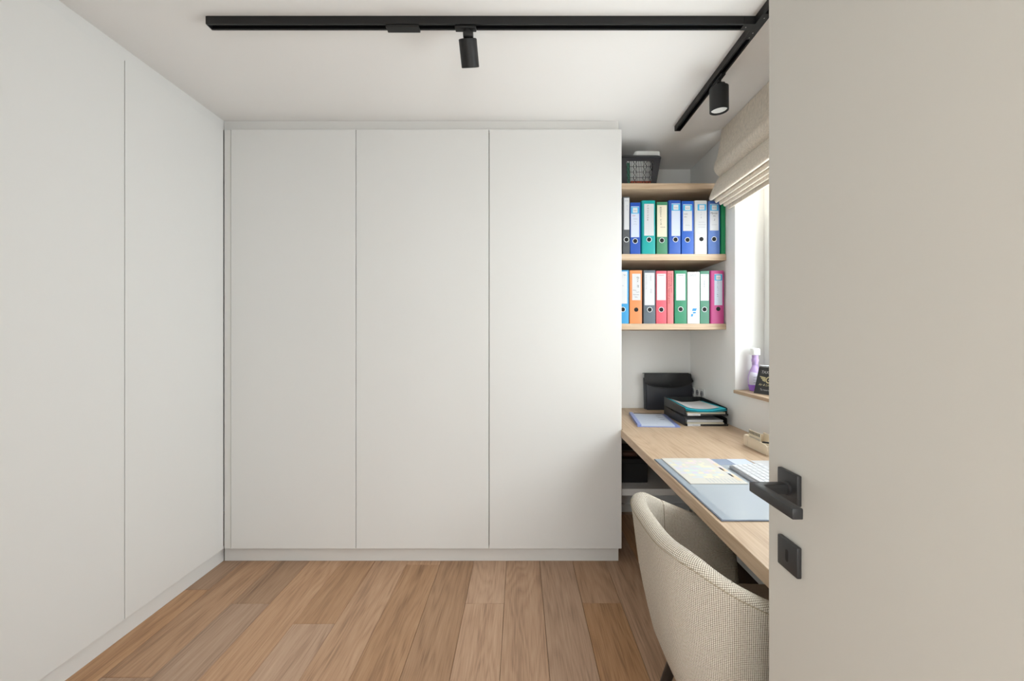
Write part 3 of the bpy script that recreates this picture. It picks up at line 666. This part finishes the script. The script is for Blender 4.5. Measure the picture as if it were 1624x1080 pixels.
bx(bm, cx0+0.006, cx1-0.034, -0.007, TK-0.012, H+0.0005, H+0.005, bev=0.0015)
bm.transform(Tm); fo_ = obj('flap', bm, M['flap'], dc, smooth=True)
bm = bmesh.new(); tube(bm, [(x, -0.0085, z) for x, z in fo[1:-1]], 0.0028, 6); bm.transform(Tm); obj('edge_binding', bm, M['greyplastic'], fo_, smooth='all')
bm = bmesh.new(); lathe(bm, [(0.006, 0), (0.007, 0.002), (0.004, 0.004)], n=20); bm.transform(Tm @ Matrix.Translation(((cx0+cx1)/2+0.01, -0.010, H-0.085)) @ Matrix.Rotation(PI/2, 4, 'X')); obj('snap_button', bm, M['blackplastic'], fo_, smooth=True)

# ------------------------------------------------------------------ sockets on the right wall
for i, lb in enumerate(('farthest', 'middle', 'nearest')):
    yc = 2.932-i*0.0715
    s = thing('power_socket', 'white wall socket by the desk corner, %s of the three' % lb, 'socket', (XR, yc, 0.90), 0, 'white wall sockets above the desk corner')
    obj('face_plate', box(XR-0.009, XR-0.0005, yc-0.035, yc+0.035, 0.868, 0.938, bev=0.002), M['socket'], s, smooth=True)
    bm = bmesh.new(); lathe(bm, [(0.0195, 0), (0.0195, 0.003), (0.017, 0.003), (0.017, 0.0005)], n=28); bm.transform(Matrix.Translation((XR-0.009, yc, 0.903)) @ Matrix.Rotation(-PI/2, 4, 'Y')); obj('socket_well', bm, M['silver'], s, smooth=True)
    bm = bmesh.new()
    for d in (-0.0095, 0.0095): bx(bm, XR-0.0105, XR-0.009, yc+d-0.0028, yc+d+0.0028, 0.9002, 0.9058)
    obj('pin_holes', bm, M['hole'], s)

# ------------------------------------------------------------------ letter trays and their papers
TX0, TX1, TYF, TYB = 0.982, 1.234, 2.395, 2.745
def tray(z, label):
    t = thing('letter_tray', label, 'tray', ((TX0+TX1)/2, (TYF+TYB)/2, z), 0, 'black letter trays stacked on the desk')
    obj('tray_floor', box(TX0+0.004, TX1-0.004, TYF, TYB-0.003, z+0.006, z+0.009), M['tray'], t)
    for xa, xb, q in ((TX0, TX0+0.0035, 0), (TX1-0.0035, TX1, 1)):
        bm = bmesh.new()
        prism(bm, [(TYF+0.002, z+0.0005), (TYB, z+0.0005), (TYB, z+0.060), (TYB-0.03, z+0.060), (TYF+0.02, z+0.047), (TYF+0.002, z+0.044)], xa, xb, 'X', bev=0.0008)
        obj('side_wall', bm, M['tray'], t)
    obj('back_wall', box(TX0+0.004, TX1-0.004, TYB-0.0028, TYB, z+0.004, z+0.060), M['tray'], t)
    obj('front_lip', box(TX0+0.004, TX1+0.002, TYF-0.006, TYF-0.0005, z+0.001, z+0.010, bev=0.001), M['tray'], t)
    lh = obj('label_holder', box(TX0+0.012, TX0+0.088, TYF-0.009, TYF-0.0065, z+0.0005, z+0.0135, bev=0.0008), M['paper'], t)
    bm = bmesh.new(); scribble(bm, 0, 0, 0.032, 6, 0.006, 0.0012); obj('writing', on_front(bm, TX0+0.042, TYF-0.0093, z+0.003), M['greyink'], lh)
    return t
tray(DZ+0.0005, 'black letter tray at the bottom of the two-tray stack on the desk')
tray(DZ+0.0615, 'black letter tray on top of the stack, holding a teal folder')
def stack(name, z0, z1, x0, x1, y0, y1, m, label, cat, n):
    t = thing(name, label, cat, ((x0+x1)/2, (y0+y1)/2, z0))
    h = (z1-z0)/n
    for i in range(n):
        j = random.uniform(-0.003, 0.003)
        obj('sheet', box(x0+j, x1+j, y0+abs(j), y1+j, z0+i*h, z0+i*h+h*0.8, bev=0.0003, seg=1), m, t)
    return t
zt = DZ+0.0005
stack('paper_stack', zt+0.0095, zt+0.019, TX0+0.014, TX1-0.02, TYF+0.004, TYB-0.02, M['cream_paper'], 'cream folders lying in the bottom tray under white papers', 'papers', 3)
stack('paper_stack', zt+0.0205, zt+0.034, TX0+0.016, TX1-0.022, TYF+0.006, TYB-0.02, M['paper'], 'white paper stack lying in the bottom tray', 'papers', 4)
zt = DZ+0.0615
stack('paper_stack', zt+0.0095, zt+0.020, TX0+0.012, TX1-0.012, TYF+0.002, TYB-0.02, M['cream_paper'], 'buff and cream papers under the teal folder in the top tray', 'papers', 3)
def curled(x0, x1, y0, y1, z, sag, m_th=0.0009, rise=0.0, nx=14, ny=8):
    """a slightly sagging sheet with thickness; rise lifts the left edge"""
    bm = bmesh.new(); top = {}; bot = {}
    for i in range(nx+1):
        for j in range(ny+1):
            u, v = i/nx, j/ny
            zz = z + sag*(abs(2*u-1)**2)*(1-0.35*v) + rise*max(0, 0.35-u)*2*v
            top[i, j] = bm.verts.new((x0+(x1-x0)*u, y0+(y1-y0)*v, zz+m_th)); bot[i, j] = bm.verts.new((x0+(x1-x0)*u, y0+(y1-y0)*v, zz))
    for i in range(nx):
        for j in range(ny):
            bm.faces.new((top[i, j], top[i+1, j], top[i+1, j+1], top[i, j+1])); bm.faces.new((bot[i, j+1], bot[i+1, j+1], bot[i+1, j], bot[i, j]))
    for i in range(nx):
        bm.faces.new((bot[i, 0], bot[i+1, 0], top[i+1, 0], top[i, 0])); bm.faces.new((top[i, ny], top[i+1, ny], bot[i+1, ny], bot[i, ny]))
    for j in range(ny):
        bm.faces.new((top[0, j], top[0, j+1], bot[0, j+1], bot[0, j])); bm.faces.new((bot[nx, j], bot[nx, j+1], top[nx, j+1], top[nx, j]))
    return bm
tf = thing('card_folder', 'teal card folder lying open-topped in the upper letter tray', 'folder', (1.11, 2.55, zt+0.021))
obj('back_cover', curled(TX0+0.006, TX1-0.005, TYF-0.004, TYB-0.02, zt+0.0215, 0.010, 0.0015, 0.03), M['teal'], tf, smooth=True)
obj('front_cover', curled(TX0+0.005, TX1-0.006, TYF-0.001, TYB-0.03, zt+0.0275, 0.013, 0.0015, 0.03), M['teal'], tf, smooth=True)
tag(obj('paper_sheet', curled(TX0+0.028, TX1-0.03, TYF+0.035, TYB-0.05, zt+0.0325, 0.011, 0.0006, 0.02), M['paper'], loc=(1.11, 2.55, zt+0.032), smooth=True), 'white sheet of paper on the teal folder in the top tray', 'paper')

# ------------------------------------------------------------------ clip folder at the left on the desk
cf = thing('clip_folder', 'lavender blue clear-cover clip folder lying left of the letter trays', 'folder', (0.845, 2.53, DZ))
c1, c2, c3, c4 = Vector((0.7485, 2.755, 0)), Vector((0.990, 2.735, 0)), Vector((0.693, 2.368, 0)), Vector((0.938, 2.352, 0))
def quad_slab(bm, uv0, uv1, z0, z1, lift=0.0):
    P = lambda u, v: (c3*(1-u)+c4*u)*(1-v)+(c1*(1-u)+c2*u)*v
    n = 8; T_, B_ = [], []
    for i in range(n+1):
        for v in (uv0[1], uv1[1]):
            u = uv0[0]+(uv1[0]-uv0[0])*i/n; p = P(u, v); w = lift*math.sin(PI*u)
            T_.append(bm.verts.new((p.x, p.y, z1-w))); B_.append(bm.verts.new((p.x, p.y, z0-w*0.0)))
    for i in range(n):
        a, b, c, d = 2*i, 2*i+1, 2*i+3, 2*i+2
        bm.faces.new((T_[a], T_[d], T_[c], T_[b])); bm.faces.new((B_[a], B_[b], B_[c], B_[d]))
        bm.faces.new((B_[a], B_[d], T_[d], T_[a])); bm.faces.new((T_[b], T_[c], B_[c], B_[b]))
    bm.faces.new((T_[0], T_[1], B_[1], B_[0])); bm.faces.new((B_[2*n], B_[2*n+1], T_[2*n+1], T_[2*n]))
bm = bmesh.new(); quad_slab(bm, (0, 0), (1, 1), DZ+0.0006, DZ+0.003); obj('back_cover', bm, M['bluespine'], cf)
bm = bmesh.new(); quad_slab(bm, (0.10, 0.02), (0.88, 0.97), DZ+0.0034, DZ+0.010, 0.004); sh_ = obj('sheets', bm, M['bluepaper'], cf)
bm = bmesh.new(); quad_slab(bm, (0.0, 0.0), (0.085, 1.0), DZ+0.0034, DZ+0.016); obj('spine_clip', bm, M['bluespine'], cf)
bm = bmesh.new(); quad_slab(bm, (0.885, 0.0), (0.995, 1.0), DZ+0.0034, DZ+0.006); obj('cover_edge', bm, M['bluespine'], cf)
bm = bmesh.new(); quad_slab(bm, (0.12, 0.955), (0.87, 0.985), DZ+0.0102, DZ+0.0118); obj('top_bar', bm, M['blackplastic'], cf)
bm = bmesh.new()
for j in range(11):
    w = random.uniform(0.08, 0.15); b2 = bmesh.new(); scribble(b2, 0, 0, w, 14, 0.006, 0.0012)
    b2.transform(Matrix.Translation((0.735+j*0.0035, 2.42+j*0.028, DZ+0.0103))); me = bpy.data.meshes.new('t'); b2.to_mesh(me); b2.free(); bm.from_mesh(me); bpy.data.meshes.remove(me)
    if j in (4, 6, 8): bx(bm, 0.87+j*0.003, 0.90+j*0.003, 2.42+j*0.028, 2.428+j*0.028, DZ+0.0100, DZ+0.0104)
obj('writing', bm, M['greyink'], sh_)

# ------------------------------------------------------------------ desk pad, planner, notes, keyboard
pd = thing('desk_pad', 'blue grey desk pad with clear cover lying by the desk edge', 'desk pad', (0.775, 1.45, DZ))
PX0, PX1, PY0, PY1 = 0.579, 0.973, 1.156, 1.738
obj('pad_base', box(PX0, PX1, PY0, PY1, DZ+0.0005, DZ+0.0035, bev=0.0008), M['pad_edge'], pd)
obj('pad_sheet', box(PX0+0.004, PX1-0.004, PY0+0.004, PY1-0.004, DZ+0.0033, DZ+0.0041), M['pad'], pd)
bm = bmesh.new(); bx(bm, PX0+0.004, PX0+0.03, PY0+0.004, PY1-0.004, DZ+0.0041, DZ+0.0044); obj('edge_band', bm, M['padband'], pd)
bm = bmesh.new()
for (x, y) in ((0.872, 1.322), (0.884, 1.318), (0.870, 1.298)): bx(bm, x, x+0.007, y, y+0.004, DZ+0.0041, DZ+0.0043)
obj('print_mark', bm, M['ink'], pd)
tag(obj('paper_slip', box(0.818, 0.887, 1.655, 1.732, DZ+0.0045, DZ+0.0049), M['padslip'], loc=(0.85, 1.69, DZ+0.0045)), 'slate blue paper slip on the pad behind the keyboard', 'paper')
tag(obj('paper_slip', box(0.889, 0.968, 1.640, 1.733, DZ+0.0045, DZ+0.0050), M['bluepaper'], loc=(0.928, 1.69, DZ+0.0045)), 'pale blue paper slip at the far right corner of the desk pad', 'paper')
pl = thing('planner_sheet', 'pastel printed planner sheet lying on the desk pad', 'paper', (0.712, 1.59, DZ+0.0045))
QX0, QX1, QY0, QY1 = 0.609, 0.815, 1.437, 1.735
obj('sheet', box(QX0, QX1, QY0, QY1, DZ+0.0046, DZ+0.0078, bev=0.0004, seg=1), mat('planner_paper', srgb(204, 200, 192), 0.75), pl)
past = [mat('pastel_%s' % n, srgb(*c), 0.8) for n, c in (('pink', (214, 200, 202)), ('yellow', (216, 211, 188)), ('grey', (198, 202, 205)), ('lilac', (200, 195, 210)), ('mint', (198, 208, 203)), ('peach', (228, 200, 170)), ('slate', (88, 92, 98)), ('ink', (168, 172, 180)))]
bm = bmesh.new(); zt = DZ+0.0079
def cell(x0, x1, y0, y1, mi):
    f = bm.faces.new([bm.verts.new(p) for p in ((x0, y0, zt), (x1, y0, zt), (x1, y1, zt), (x0, y1, zt))]); f.material_index = mi
for i in range(7):
    for j in range(9):
        if random.random() < 0.75:
            x = QX0+0.010+i*0.022; y = QY0+0.055+j*0.024
            cell(x, x+0.021*random.choice((1, 1, 0.6)), y, y+0.021*random.choice((1, 0.7, 1)), random.choice((0, 1, 2, 3, 4, 2, 1)))
for i in range(8): cell(QX1-0.004, QX1-0.020, QY0+0.03+i*0.033, QY0+0.06+i*0.033, (5, 5, 2, 5, 0, 5, 0, 0)[i])
for y in (1.505, 1.575): cell(QX1-0.022, QX1-0.014, y, y+0.036, 6)
cell(QX1-0.026, QX1-0.018, 1.655, 1.68, 0)
for i in range(9):
    for j in range(5): cell(QX0+0.075+i*0.0135, QX0+0.075+i*0.0135+0.0035, QY0+0.010+j*0.008, QY0+0.0155+j*0.008, 7)
obj('print', bm, past, pl)
nt = thing('note_sheet', 'white note sheet on the desk right of the pad', 'paper', (1.05, 1.66, DZ))
obj('sheet', box(0.984, 1.13, 1.51, 1.722, DZ+0.0006, DZ+0.0016), M['paper'], nt)
bm = bmesh.new()
for j in range(4): scribble(bm, 1.065, 1.63+j*0.016, 0.045, 6, 0.007, 0.0014)
bmesh.ops.translate(bm, verts=bm.verts, vec=(0, 0, DZ+0.0018)); obj('writing', bm, M['greyink'], nt)

kb = thing('keyboard', 'white slim computer keyboard lying on the desk pad', 'keyboard', (0.838, 1.613, DZ+0.0052), 0)
KL, KW = 0.435, 0.128                     # long side runs along the desk front
bm = bmesh.new(); prism(bm, [(0, 0), (0, 0.010), (KW, 0.017), (KW, 0.0)], -KL, 0, 'Y', bev=0.002); obj('keyboard_body', bm, M['silver'], kb, smooth=True, local=True)
def key_mesh(w, d):
    bm = bmesh.new(); vs = []
    for z, q in ((0, 0), (0.0042, 0.0008)):
        vs.append([bm.verts.new(p) for p in ((-w/2+q, -d/2+q, z), (w/2-q, -d/2+q, z), (w/2-q, d/2-q, z), (-w/2+q, d/2-q, z))])
    a, b = vs; bm.faces.new(b)
    for i in range(4): bm.faces.new((a[i], a[(i+1) % 4], b[(i+1) % 4], b[i]))
    me = bpy.data.meshes.new('key'); bm.to_mesh(me); bm.free(); me.materials.append(M['key']); return me
ku, kd = 0.0195, 0.0284
km = key_mesh(0.0178, 0.0268); km2 = key_mesh(0.0178, kd*5-0.0016)
slope = math.atan2(0.007, KW)
for r in range(6):
    c = 0
    while c < 15:
        long_ = (r == 0 and c == 4)
        n = 5 if long_ else 1
        o = bpy.data.objects.new('key', km2 if long_ else km); COL.objects.link(o); o.parent = kb
        x = 0.0065+ku*(r+0.5); y = -(0.0055+kd*(c+n/2))
        o.location = (x, y, 0.0103+0.0545*x); o.rotation_euler = (0, -slope, 0); c += n

# ------------------------------------------------------------------ cream desk organiser
og = thing('desk_organiser', 'cream card desk organiser box standing against the window wall', 'organiser', (1.17, 1.88, DZ))
OX0, OX1, OY0, OY1 = 1.098, 1.20, 1.792, 1.980
zo = DZ+0.0006
bm = bmesh.new(); prism(bm, [(OY0, zo), (OY1-0.035, zo), (OY1-0.035, zo+0.050), (OY0+0.075, zo+0.050), (OY0+0.012, zo+0.046), (OY0, zo+0.040)], OX0, OX0+0.005, 'X', bev=0.0015); obj('front_panel', bm, M['cream'], og, smooth=True)
bm = bmesh.new(); prism(bm, [(OY1-0.033, zo), (OY1, zo), (OY1, zo+0.044), (OY1-0.006, zo+0.053), (OY1-0.033, zo+0.054)], OX0, OX0+0.005, 'X', bev=0.0015); obj('front_panel', bm, M['cream'], og, smooth=True)
obj('back_panel', box(OX1-0.005, OX1, OY0, OY1, zo, zo+0.06, bev=0.0015), M['cream'], og)
obj('end_panel', box(OX0+0.0055, OX1-0.0055, OY0, OY0+0.005, zo, zo+0.042, bev=0.0015), M['cream'], og)
obj('end_panel', box(OX0+0.0055, OX1-0.0055, OY1-0.005, OY1, zo, zo+0.052, bev=0.0015), M['cream'], og)
obj('base', box(OX0+0.0055, OX1-0.0055, OY0+0.0055, OY1-0.0055, zo, zo+0.003), M['cream'], og)
obj('divider', box(OX0+0.0055, OX1-0.0055, OY0+0.085, OY0+0.088, zo+0.0035, zo+0.04), M['cream'], og)
cc = thing('card_calendar', 'small cream calendar card with wire comb, standing in the cream organiser', 'calendar', (1.112, 1.89, zo+0.004))
obj('card', box(1.1065, 1.1085, 1.852, 1.948, zo+0.004, zo+0.083, bev=0.0005, seg=1), M['cream_paper'], cc)
bm = bmesh.new()
for i in range(8): bx(bm, 1.1052, 1.1096, 1.860+i*0.0115, 1.864+i*0.0115, zo+0.066, zo+0.080)
obj('wire_comb', bm, M['greyplastic'], cc)
bm = bmesh.new()
for j in range(3):
    for i in range(7): bx(bm, 1.1061, 1.1066, 1.862+i*0.0115, 1.868+i*0.0115, zo+0.052-j*0.006, zo+0.0545-j*0.006)
obj('print', bm, M['greyink'], cc)
pn = thing('pen', 'dark pen lying across the near end of the cream organiser', 'pen', (1.15, 1.83, zo+0.04))
bm = bmesh.new(); tube(bm, [(1.108, 1.845, zo+0.0475), (1.112, 1.842, zo+0.0475), (1.185, 1.80, zo+0.0475), (1.19, 1.798, zo+0.0475)], [0.002, 0.004, 0.004, 0.003], 10); obj('barrel', bm, M['blackplastic'], pn, smooth=True)
bm = bmesh.new(); bx(bm, 1.15, 1.18, 1.806, 1.809, zo+0.051, zo+0.053); bm.transform(Matrix.Identity(4)); obj('clip', bm, M['steel'], pn)

# ------------------------------------------------------------------ window sill: bottle and desk calendar
bt = thing('fragrance_bottle', 'purple bottle with white cap on the window sill', 'bottle', (1.355, 2.322, WZ0))
bc = (1.355, 2.322, WZ0+0.0006)
bm = bmesh.new(); lathe(bm, [(0.026, 0), (0.030, 0.003), (0.036, 0.028), (0.041, 0.05), (0.0405, 0.07), (0.037, 0.095), (0.029, 0.118), (0.020, 0.135), (0.0165, 0.15)], bc, 36, 1.0, 0.65); obj('bottle_body', bm, M['lilac'], bt, smooth=True)
bm = bmesh.new(); lathe(bm, [(0.0265, 0.0002), (0.0306, 0.003), (0.0366, 0.028), (0.0385, 0.037)], bc, 36, 1.0, 0.66); obj('base', bm, M['purple'], bt, smooth=True)
bm = bmesh.new(); lathe(bm, [(0.0162, 0.1505), (0.0164, 0.167), (0.019, 0.168), (0.019, 0.184), (0.0165, 0.185), (0.0165, 0.206)], bc, 28, 1, 1); obj('neck', bm, M['lilac'], bt, smooth=True)
bm = bmesh.new(); lathe(bm, [(0.022, 0.2065), (0.0265, 0.208), (0.025, 0.238), (0.021, 0.244), (0.008, 0.246)], bc, 32, 1, 1); obj('cap', bm, M['whiteplastic'], bt, smooth=True)
bm = bmesh.new()
ring = []
for z, r, a0, a1 in ((0.036, 0.0389, 200, 300), (0.055, 0.0418, 196, 300), (0.08, 0.0413, 196, 296), (0.10, 0.0369, 198, 268), (0.118, 0.0268, 200, 225)):
    ring.append([bm.verts.new((bc[0]+(r+0.0004)*math.cos(R(a0+(a1-a0)*k/12)), bc[1]+(r+0.0006)*0.655*math.sin(R(a0+(a1-a0)*k/12)), bc[2]+z)) for k in range(13)])
for a, b in zip(ring, ring[1:]):
    for k in range(12): bm.faces.new((a[k], a[k+1], b[k+1], b[k]))
lb = obj('label', bm, M['label'], bt, smooth='all')
bm = bmesh.new(); scribble(bm, -0.026, 0.078, 0.022, 5, 0.006, 0.0012); scribble(bm, -0.028, 0.062, 0.026, 6, 0.006, 0.0012); scribble(bm, -0.026, 0.046, 0.026, 6, 0.007, 0.0016)
obj('print', on_front(bm, bc[0], bc[1]-0.0288, bc[2]), M['greyink'], lb)

cb = Vector((1.297, 2.236, WZ0+0.0008)); dirv = Vector((0.036, -0.10, 0)).normalized()
ang = math.atan2(dirv.y, dirv.x)
cl = thing('desk_calendar', 'black spiral desk calendar with a winged wheel emblem on the window sill', 'calendar', cb, ang)
CW, CH, CL = 0.148, 0.156, R(16)          # local x along the foot, page leans back in local +y
LM = Matrix.Rotation(PI/2-CL, 4, 'X')       # page plane: local XY -> leaning page
def page(bm): bm.transform(LM); return bm
obj('front_page', page(box(0, CW, 0, CH, -0.0015, 0.0)), M['calblack'], cl, local=True)
bm = bmesh.new(); t2 = Matrix.Translation((0, 2*CH*math.sin(CL), 0)) @ Matrix.Rotation(PI/2+CL, 4, 'X'); bx(bm, 0, CW, 0, CH, -0.001, 0.0); bm.transform(t2); obj('back_board', bm, M['calblack'], cl, local=True)
bm = bmesh.new()
for i in range(18):
    x = 0.0075+i*0.0078
    pts = [(x, 0.006*math.cos(a), 0.005*math.sin(a)) for a in [2*PI*q/10 for q in range(10)]]
    b2 = bmesh.new(); tube(b2, pts, 0.0011, 5, True); b2.transform(Matrix.Translation((0, CH*math.sin(CL), CH*math.cos(CL)-0.002))); me = bpy.data.meshes.new('t'); b2.to_mesh(me); b2.free(); bm.from_mesh(me); bpy.data.meshes.remove(me)
obj('wire_spiral', bm, M['ring'], cl, local=True)
def pg(bm, x, y, z=0.0006): bm.transform(LM @ Matrix.Translation((x, y, z))); return bm
obj('title', pg(text_bm('TAXI PHILS', 0.0225, 'CENTER', 0.1), CW/2+0.002, 0.114), M['whiteprint'], cl, local=True)
obj('writing', pg(text_bm('Air & Limo Plus', 0.0175, 'CENTER', 0.35), CW/2, 0.046), M['gold'], cl, local=True)
obj('writing', pg(text_bm('Te reserveren', 0.014, 'CENTER'), CW/2, 0.020), M['whiteprint'], cl, local=True)
bm = bmesh.new()
for k in range(24):
    a, b = 2*PI*k/24, 2*PI*(k+1)/24
    for r0, r1 in ((0.0125, 0.0185),):
        bm.faces.new([bm.verts.new((r*math.cos(q), r*math.sin(q), 0)) for r, q in ((r0, a), (r1, a), (r1, b), (r0, b))])
bm.faces.new([bm.verts.new(p) for p in ((-0.006, -0.006, 0), (0.002, -0.003, 0), (0.006, 0.007, 0), (-0.001, 0.002, 0))])
for s in (-1, 1):
    for q in range(3):
        y = 0.012-q*0.009; x1 = 0.056-q*0.009
        f = [(s*0.020, y-0.006, 0), (s*x1, y+0.001, 0), (s*x1*1.02, y+0.006, 0), (s*0.020, y+0.001, 0)]
        bm.faces.new([bm.verts.new(p) for p in (f if s > 0 else f[::-1])])
obj('emblem', pg(bm, CW/2, 0.080), M['gold'], cl, local=True)

# ------------------------------------------------------------------ tub chair
CX, CY = 0.622, 1.140; CA, CB_, CN = 0.280, 0.268, 3.2
ch = thing('tub_chair', 'beige woven upholstered tub chair pushed under the desk', 'chair', (CX, CY, 0))
XE = 0.722                                # front end of the arms
def outline(n=72):
    """rim plan from the near arm end round the back to the far arm end: (x, y)"""
    P = []
    def se(t):
        c, s = math.cos(t), math.sin(t)
        return (-CA*math.copysign(abs(c)**(2/CN), c), CB_*math.copysign(abs(s)**(2/CN), s))
    raw = [se(-PI/2+PI*i/400) for i in range(401)]
    raw = [(XE-CX, -CB_)]+raw+[(XE-CX, CB_)]
    L_ = [0]
    for a, b in zip(raw, raw[1:]): L_.append(L_[-1]+math.hypot(b[0]-a[0], b[1]-a[1]))
    out = []; k = 0
    for i in range(n+1):
        d = L_[-1]*i/n
        while k < len(raw)-2 and L_[k+1] < d: k += 1
        t = (d-L_[k])/max(1e-9, L_[k+1]-L_[k]); out.append((raw[k][0]+(raw[k+1][0]-raw[k][0])*t, raw[k][1]+(raw[k+1][1]-raw[k][1])*t))
    return out, L_[-1]
OUT, OLEN = outline()
def interp(x, T):
    if x <= T[0][0]: return T[0][1]
    for (a, b), (c, d) in zip(T, T[1:]):
        if x <= c: t = (x-a)/(c-a); t = t*t*(3-2*t) if False else t; return b+(d-b)*t
    return T[-1][1]
def rim(x): return interp(x+CX, [(0.342, 0.790), (0.37, 0.788), (0.40, 0.779), (0.44, 0.759), (0.48, 0.739), (0.52, 0.722), (0.56, 0.705), (0.60, 0.692), (0.68, 0.672), (0.78, 0.655)])
TAPER = [(0.30, 0.50), (0.33, 0.60), (0.36, 0.70), (0.42, 0.79), (0.507, 0.865), (0.59, 0.920), (0.70, 0.972), (0.80, 1.0)]
N_ = len(OUT)
bm = bmesh.new(); uvl = bm.loops.layers.uv.new('UVMap')
rows = []
for i, (x, y) in enumerate(OUT):
    h = rim(x); u = OLEN*i/(N_-1); pr = []
    a = OUT[max(0, i-1)]; b = OUT[min(N_-1, i+1)]; tx, ty = b[0]-a[0], b[1]-a[1]; l = math.hypot(tx, ty); nx, ny = ty/l, -tx/l   # outward normal
    if nx*x+ny*y < 0: nx, ny = -nx, -ny
    endk = max(0.0, (x+CX-0.70)/0.075)      # arms end soften
    for z in (0.305, 0.325, 0.36, 0.42, 0.48, 0.54, 0.60, 0.66):
        zz = 0.305+(z-0.305)*(h-0.03-0.305)/(0.76-0.305) ; s = interp(zz+(0.79-h)*0.3, TAPER)
        pr.append((x*s, y*s, zz))
    s = interp(h-0.012, TAPER)
    pr.append((x*0.995, y*0.995, h-0.028)); pr.append((x*1.0, y*1.0, h-0.014))
    th = 0.047
    for q in range(1, 8):                   # rolled top
        a_ = PI*q/8; off = -th/2+th/2*math.cos(a_); hh = h-0.014+0.0155*math.sin(a_)
        pr.append((x+nx*off, y+ny*off, hh))
    for z, ins in ((h-0.03, 0.048), (h-0.10, 0.052), (0.58, 0.062), (0.50, 0.078), (0.44, 0.095)):
        pr.append((x+nx*-ins, y+ny*-ins, min(z, h-0.02)))
    rows.append((u, pr))
V = [[bm.verts.new((CX+p[0], CY+p[1], p[2])) for p in pr] for u, pr in rows]
Mn = len(V[0])
vv = []
for u, pr in rows:
    L_ = [0]
    for a, b in zip(pr, pr[1:]): L_.append(L_[-1]+math.dist(a, b))
    vv.append(L_)
def qf(i, j):
    f = bm.faces.new((V[i][j], V[i+1][j], V[i+1][j+1], V[i][j+1]))
    for lp, (ii, jj) in zip(f.loops, ((i, j), (i+1, j), (i+1, j+1), (i, j+1))):
        s = math.hypot(*rows[ii][1][jj][:2])/max(1e-6, math.hypot(*OUT[ii]))
        lp[uvl].uv = (rows[ii][0], vv[ii][jj])
for i in range(N_-1):
    for j in range(Mn-1): qf(i, j)
for i in (0, N_-1):
    f = bm.faces.new(V[i] if i else V[i][::-1])
    for lp in f.loops: lp[uvl].uv = (lp.vert.co.x, lp.vert.co.z)
bmesh.ops.recalc_face_normals(bm, faces=bm.faces)
shell = obj('shell', bm, M['fabric'], ch, smooth='all')
# underside and seat
def disc(bm, z0, z1, sc0, sc1, x_end, crown=0.0):
    uvl = bm.loops.layers.uv.new('UVMap')
    pts = [(x_end, -CB_*0.72), (x_end-0.03, -CB_*0.97)]+[(x, y) for x, y in OUT]+[(x_end-0.03, CB_*0.97), (x_end, CB_*0.72)]
    rows_ = []
    for z, s in ((z0, sc0), ((z0+z1)/2, (sc0+sc1)/2+0.01), (z1-0.012, sc1), (z1, sc1-0.05)):
        rows_.append([bm.verts.new((CX+(x*s if x < 0 else x*(0.8+0.2*s)), CY+y*s, z)) for x, y in pts])
    for a, b in zip(rows_, rows_[1:]):
        n = len(a)
        for k in range(n): bm.faces.new((a[k], a[(k+1) % n], b[(k+1) % n], b[k]))
    bm.faces.new(rows_[0][::-1])
    c = bm.verts.new((CX+0.0, CY, z1+crown)); t = rows_[-1]
    for k in range(len(t)): bm.faces.new((t[k], t[(k+1) % len(t)], c))
    for f in bm.faces:
        for lp in f.loops: lp[uvl].uv = (lp.vert.co.x, lp.vert.co.y)
    bmesh.ops.recalc_face_normals(bm, faces=bm.faces)
bm = bmesh.new(); disc(bm, 0.30, 0.40, 0.44, 0.60, 0.13); obj('seat_base', bm, M['fabric_dark'], ch, smooth=True)
bm = bmesh.new(); disc(bm, 0.401, 0.485, 0.64, 0.76, 0.24, 0.006); obj('seat_cushion', bm, M['fabric_dark'], ch, smooth=True)
# piping along the outer edge of the rim, two seams inside the back
def on_outer(i, dz=-0.016, o=0.0012):
    x, y = OUT[i]; return (CX+x*(1+o/0.28), CY+y*(1+o/0.28), rim(x)+dz)
bm = bmesh.new(); tube(bm, [on_outer(i) for i in range(N_)], 0.0015, 6); obj('piping', bm, M['piping'], ch, smooth='all')
def seam(i):
    bm = bmesh.new(); P = [V_[1] for V_ in ()]
    pr = rows[i][1][13:]
    tube(bm, [(CX+p[0]*0.999, CY+p[1]*0.999, p[2]) for p in pr], 0.0013, 6); obj('seam', bm, M['seam'], ch)
si = min(range(N_), key=lambda i: abs(OUT[i][0]+CX-0.475)+(0 if OUT[i][1] > 0 else 9))
seam(si); seam(N_-1-si)
def leg(x, y, dx, dy):
    bm = bmesh.new(); P = []
    t, b = Vector((x, y, 0.335)), Vector((x+dx, y+dy, 0.0008)); n = 6
    rings = []
    for k in range(n+1):
        c = t.lerp(b, k/n); r = 0.019-0.009*k/n
        rings.append([bm.verts.new((c.x+r*math.cos(2*PI*q/14), c.y+r*math.sin(2*PI*q/14), c.z)) for q in range(14)])
    for a, c in zip(rings, rings[1:]):
        for q in range(14): bm.faces.new((a[q], c[q], c[(q+1) % 14], a[(q+1) % 14]))
    bm.faces.new(rings[0]); bm.faces.new(rings[-1][::-1])
    obj('leg', bm, M['leg'], ch, smooth=True)
leg(0.487, 1.243, -0.085, 0.06); leg(0.487, 1.03, -0.085, -0.06); leg(0.70, 1.243, 0.085, 0.06); leg(0.70, 1.03, 0.085, -0.06)
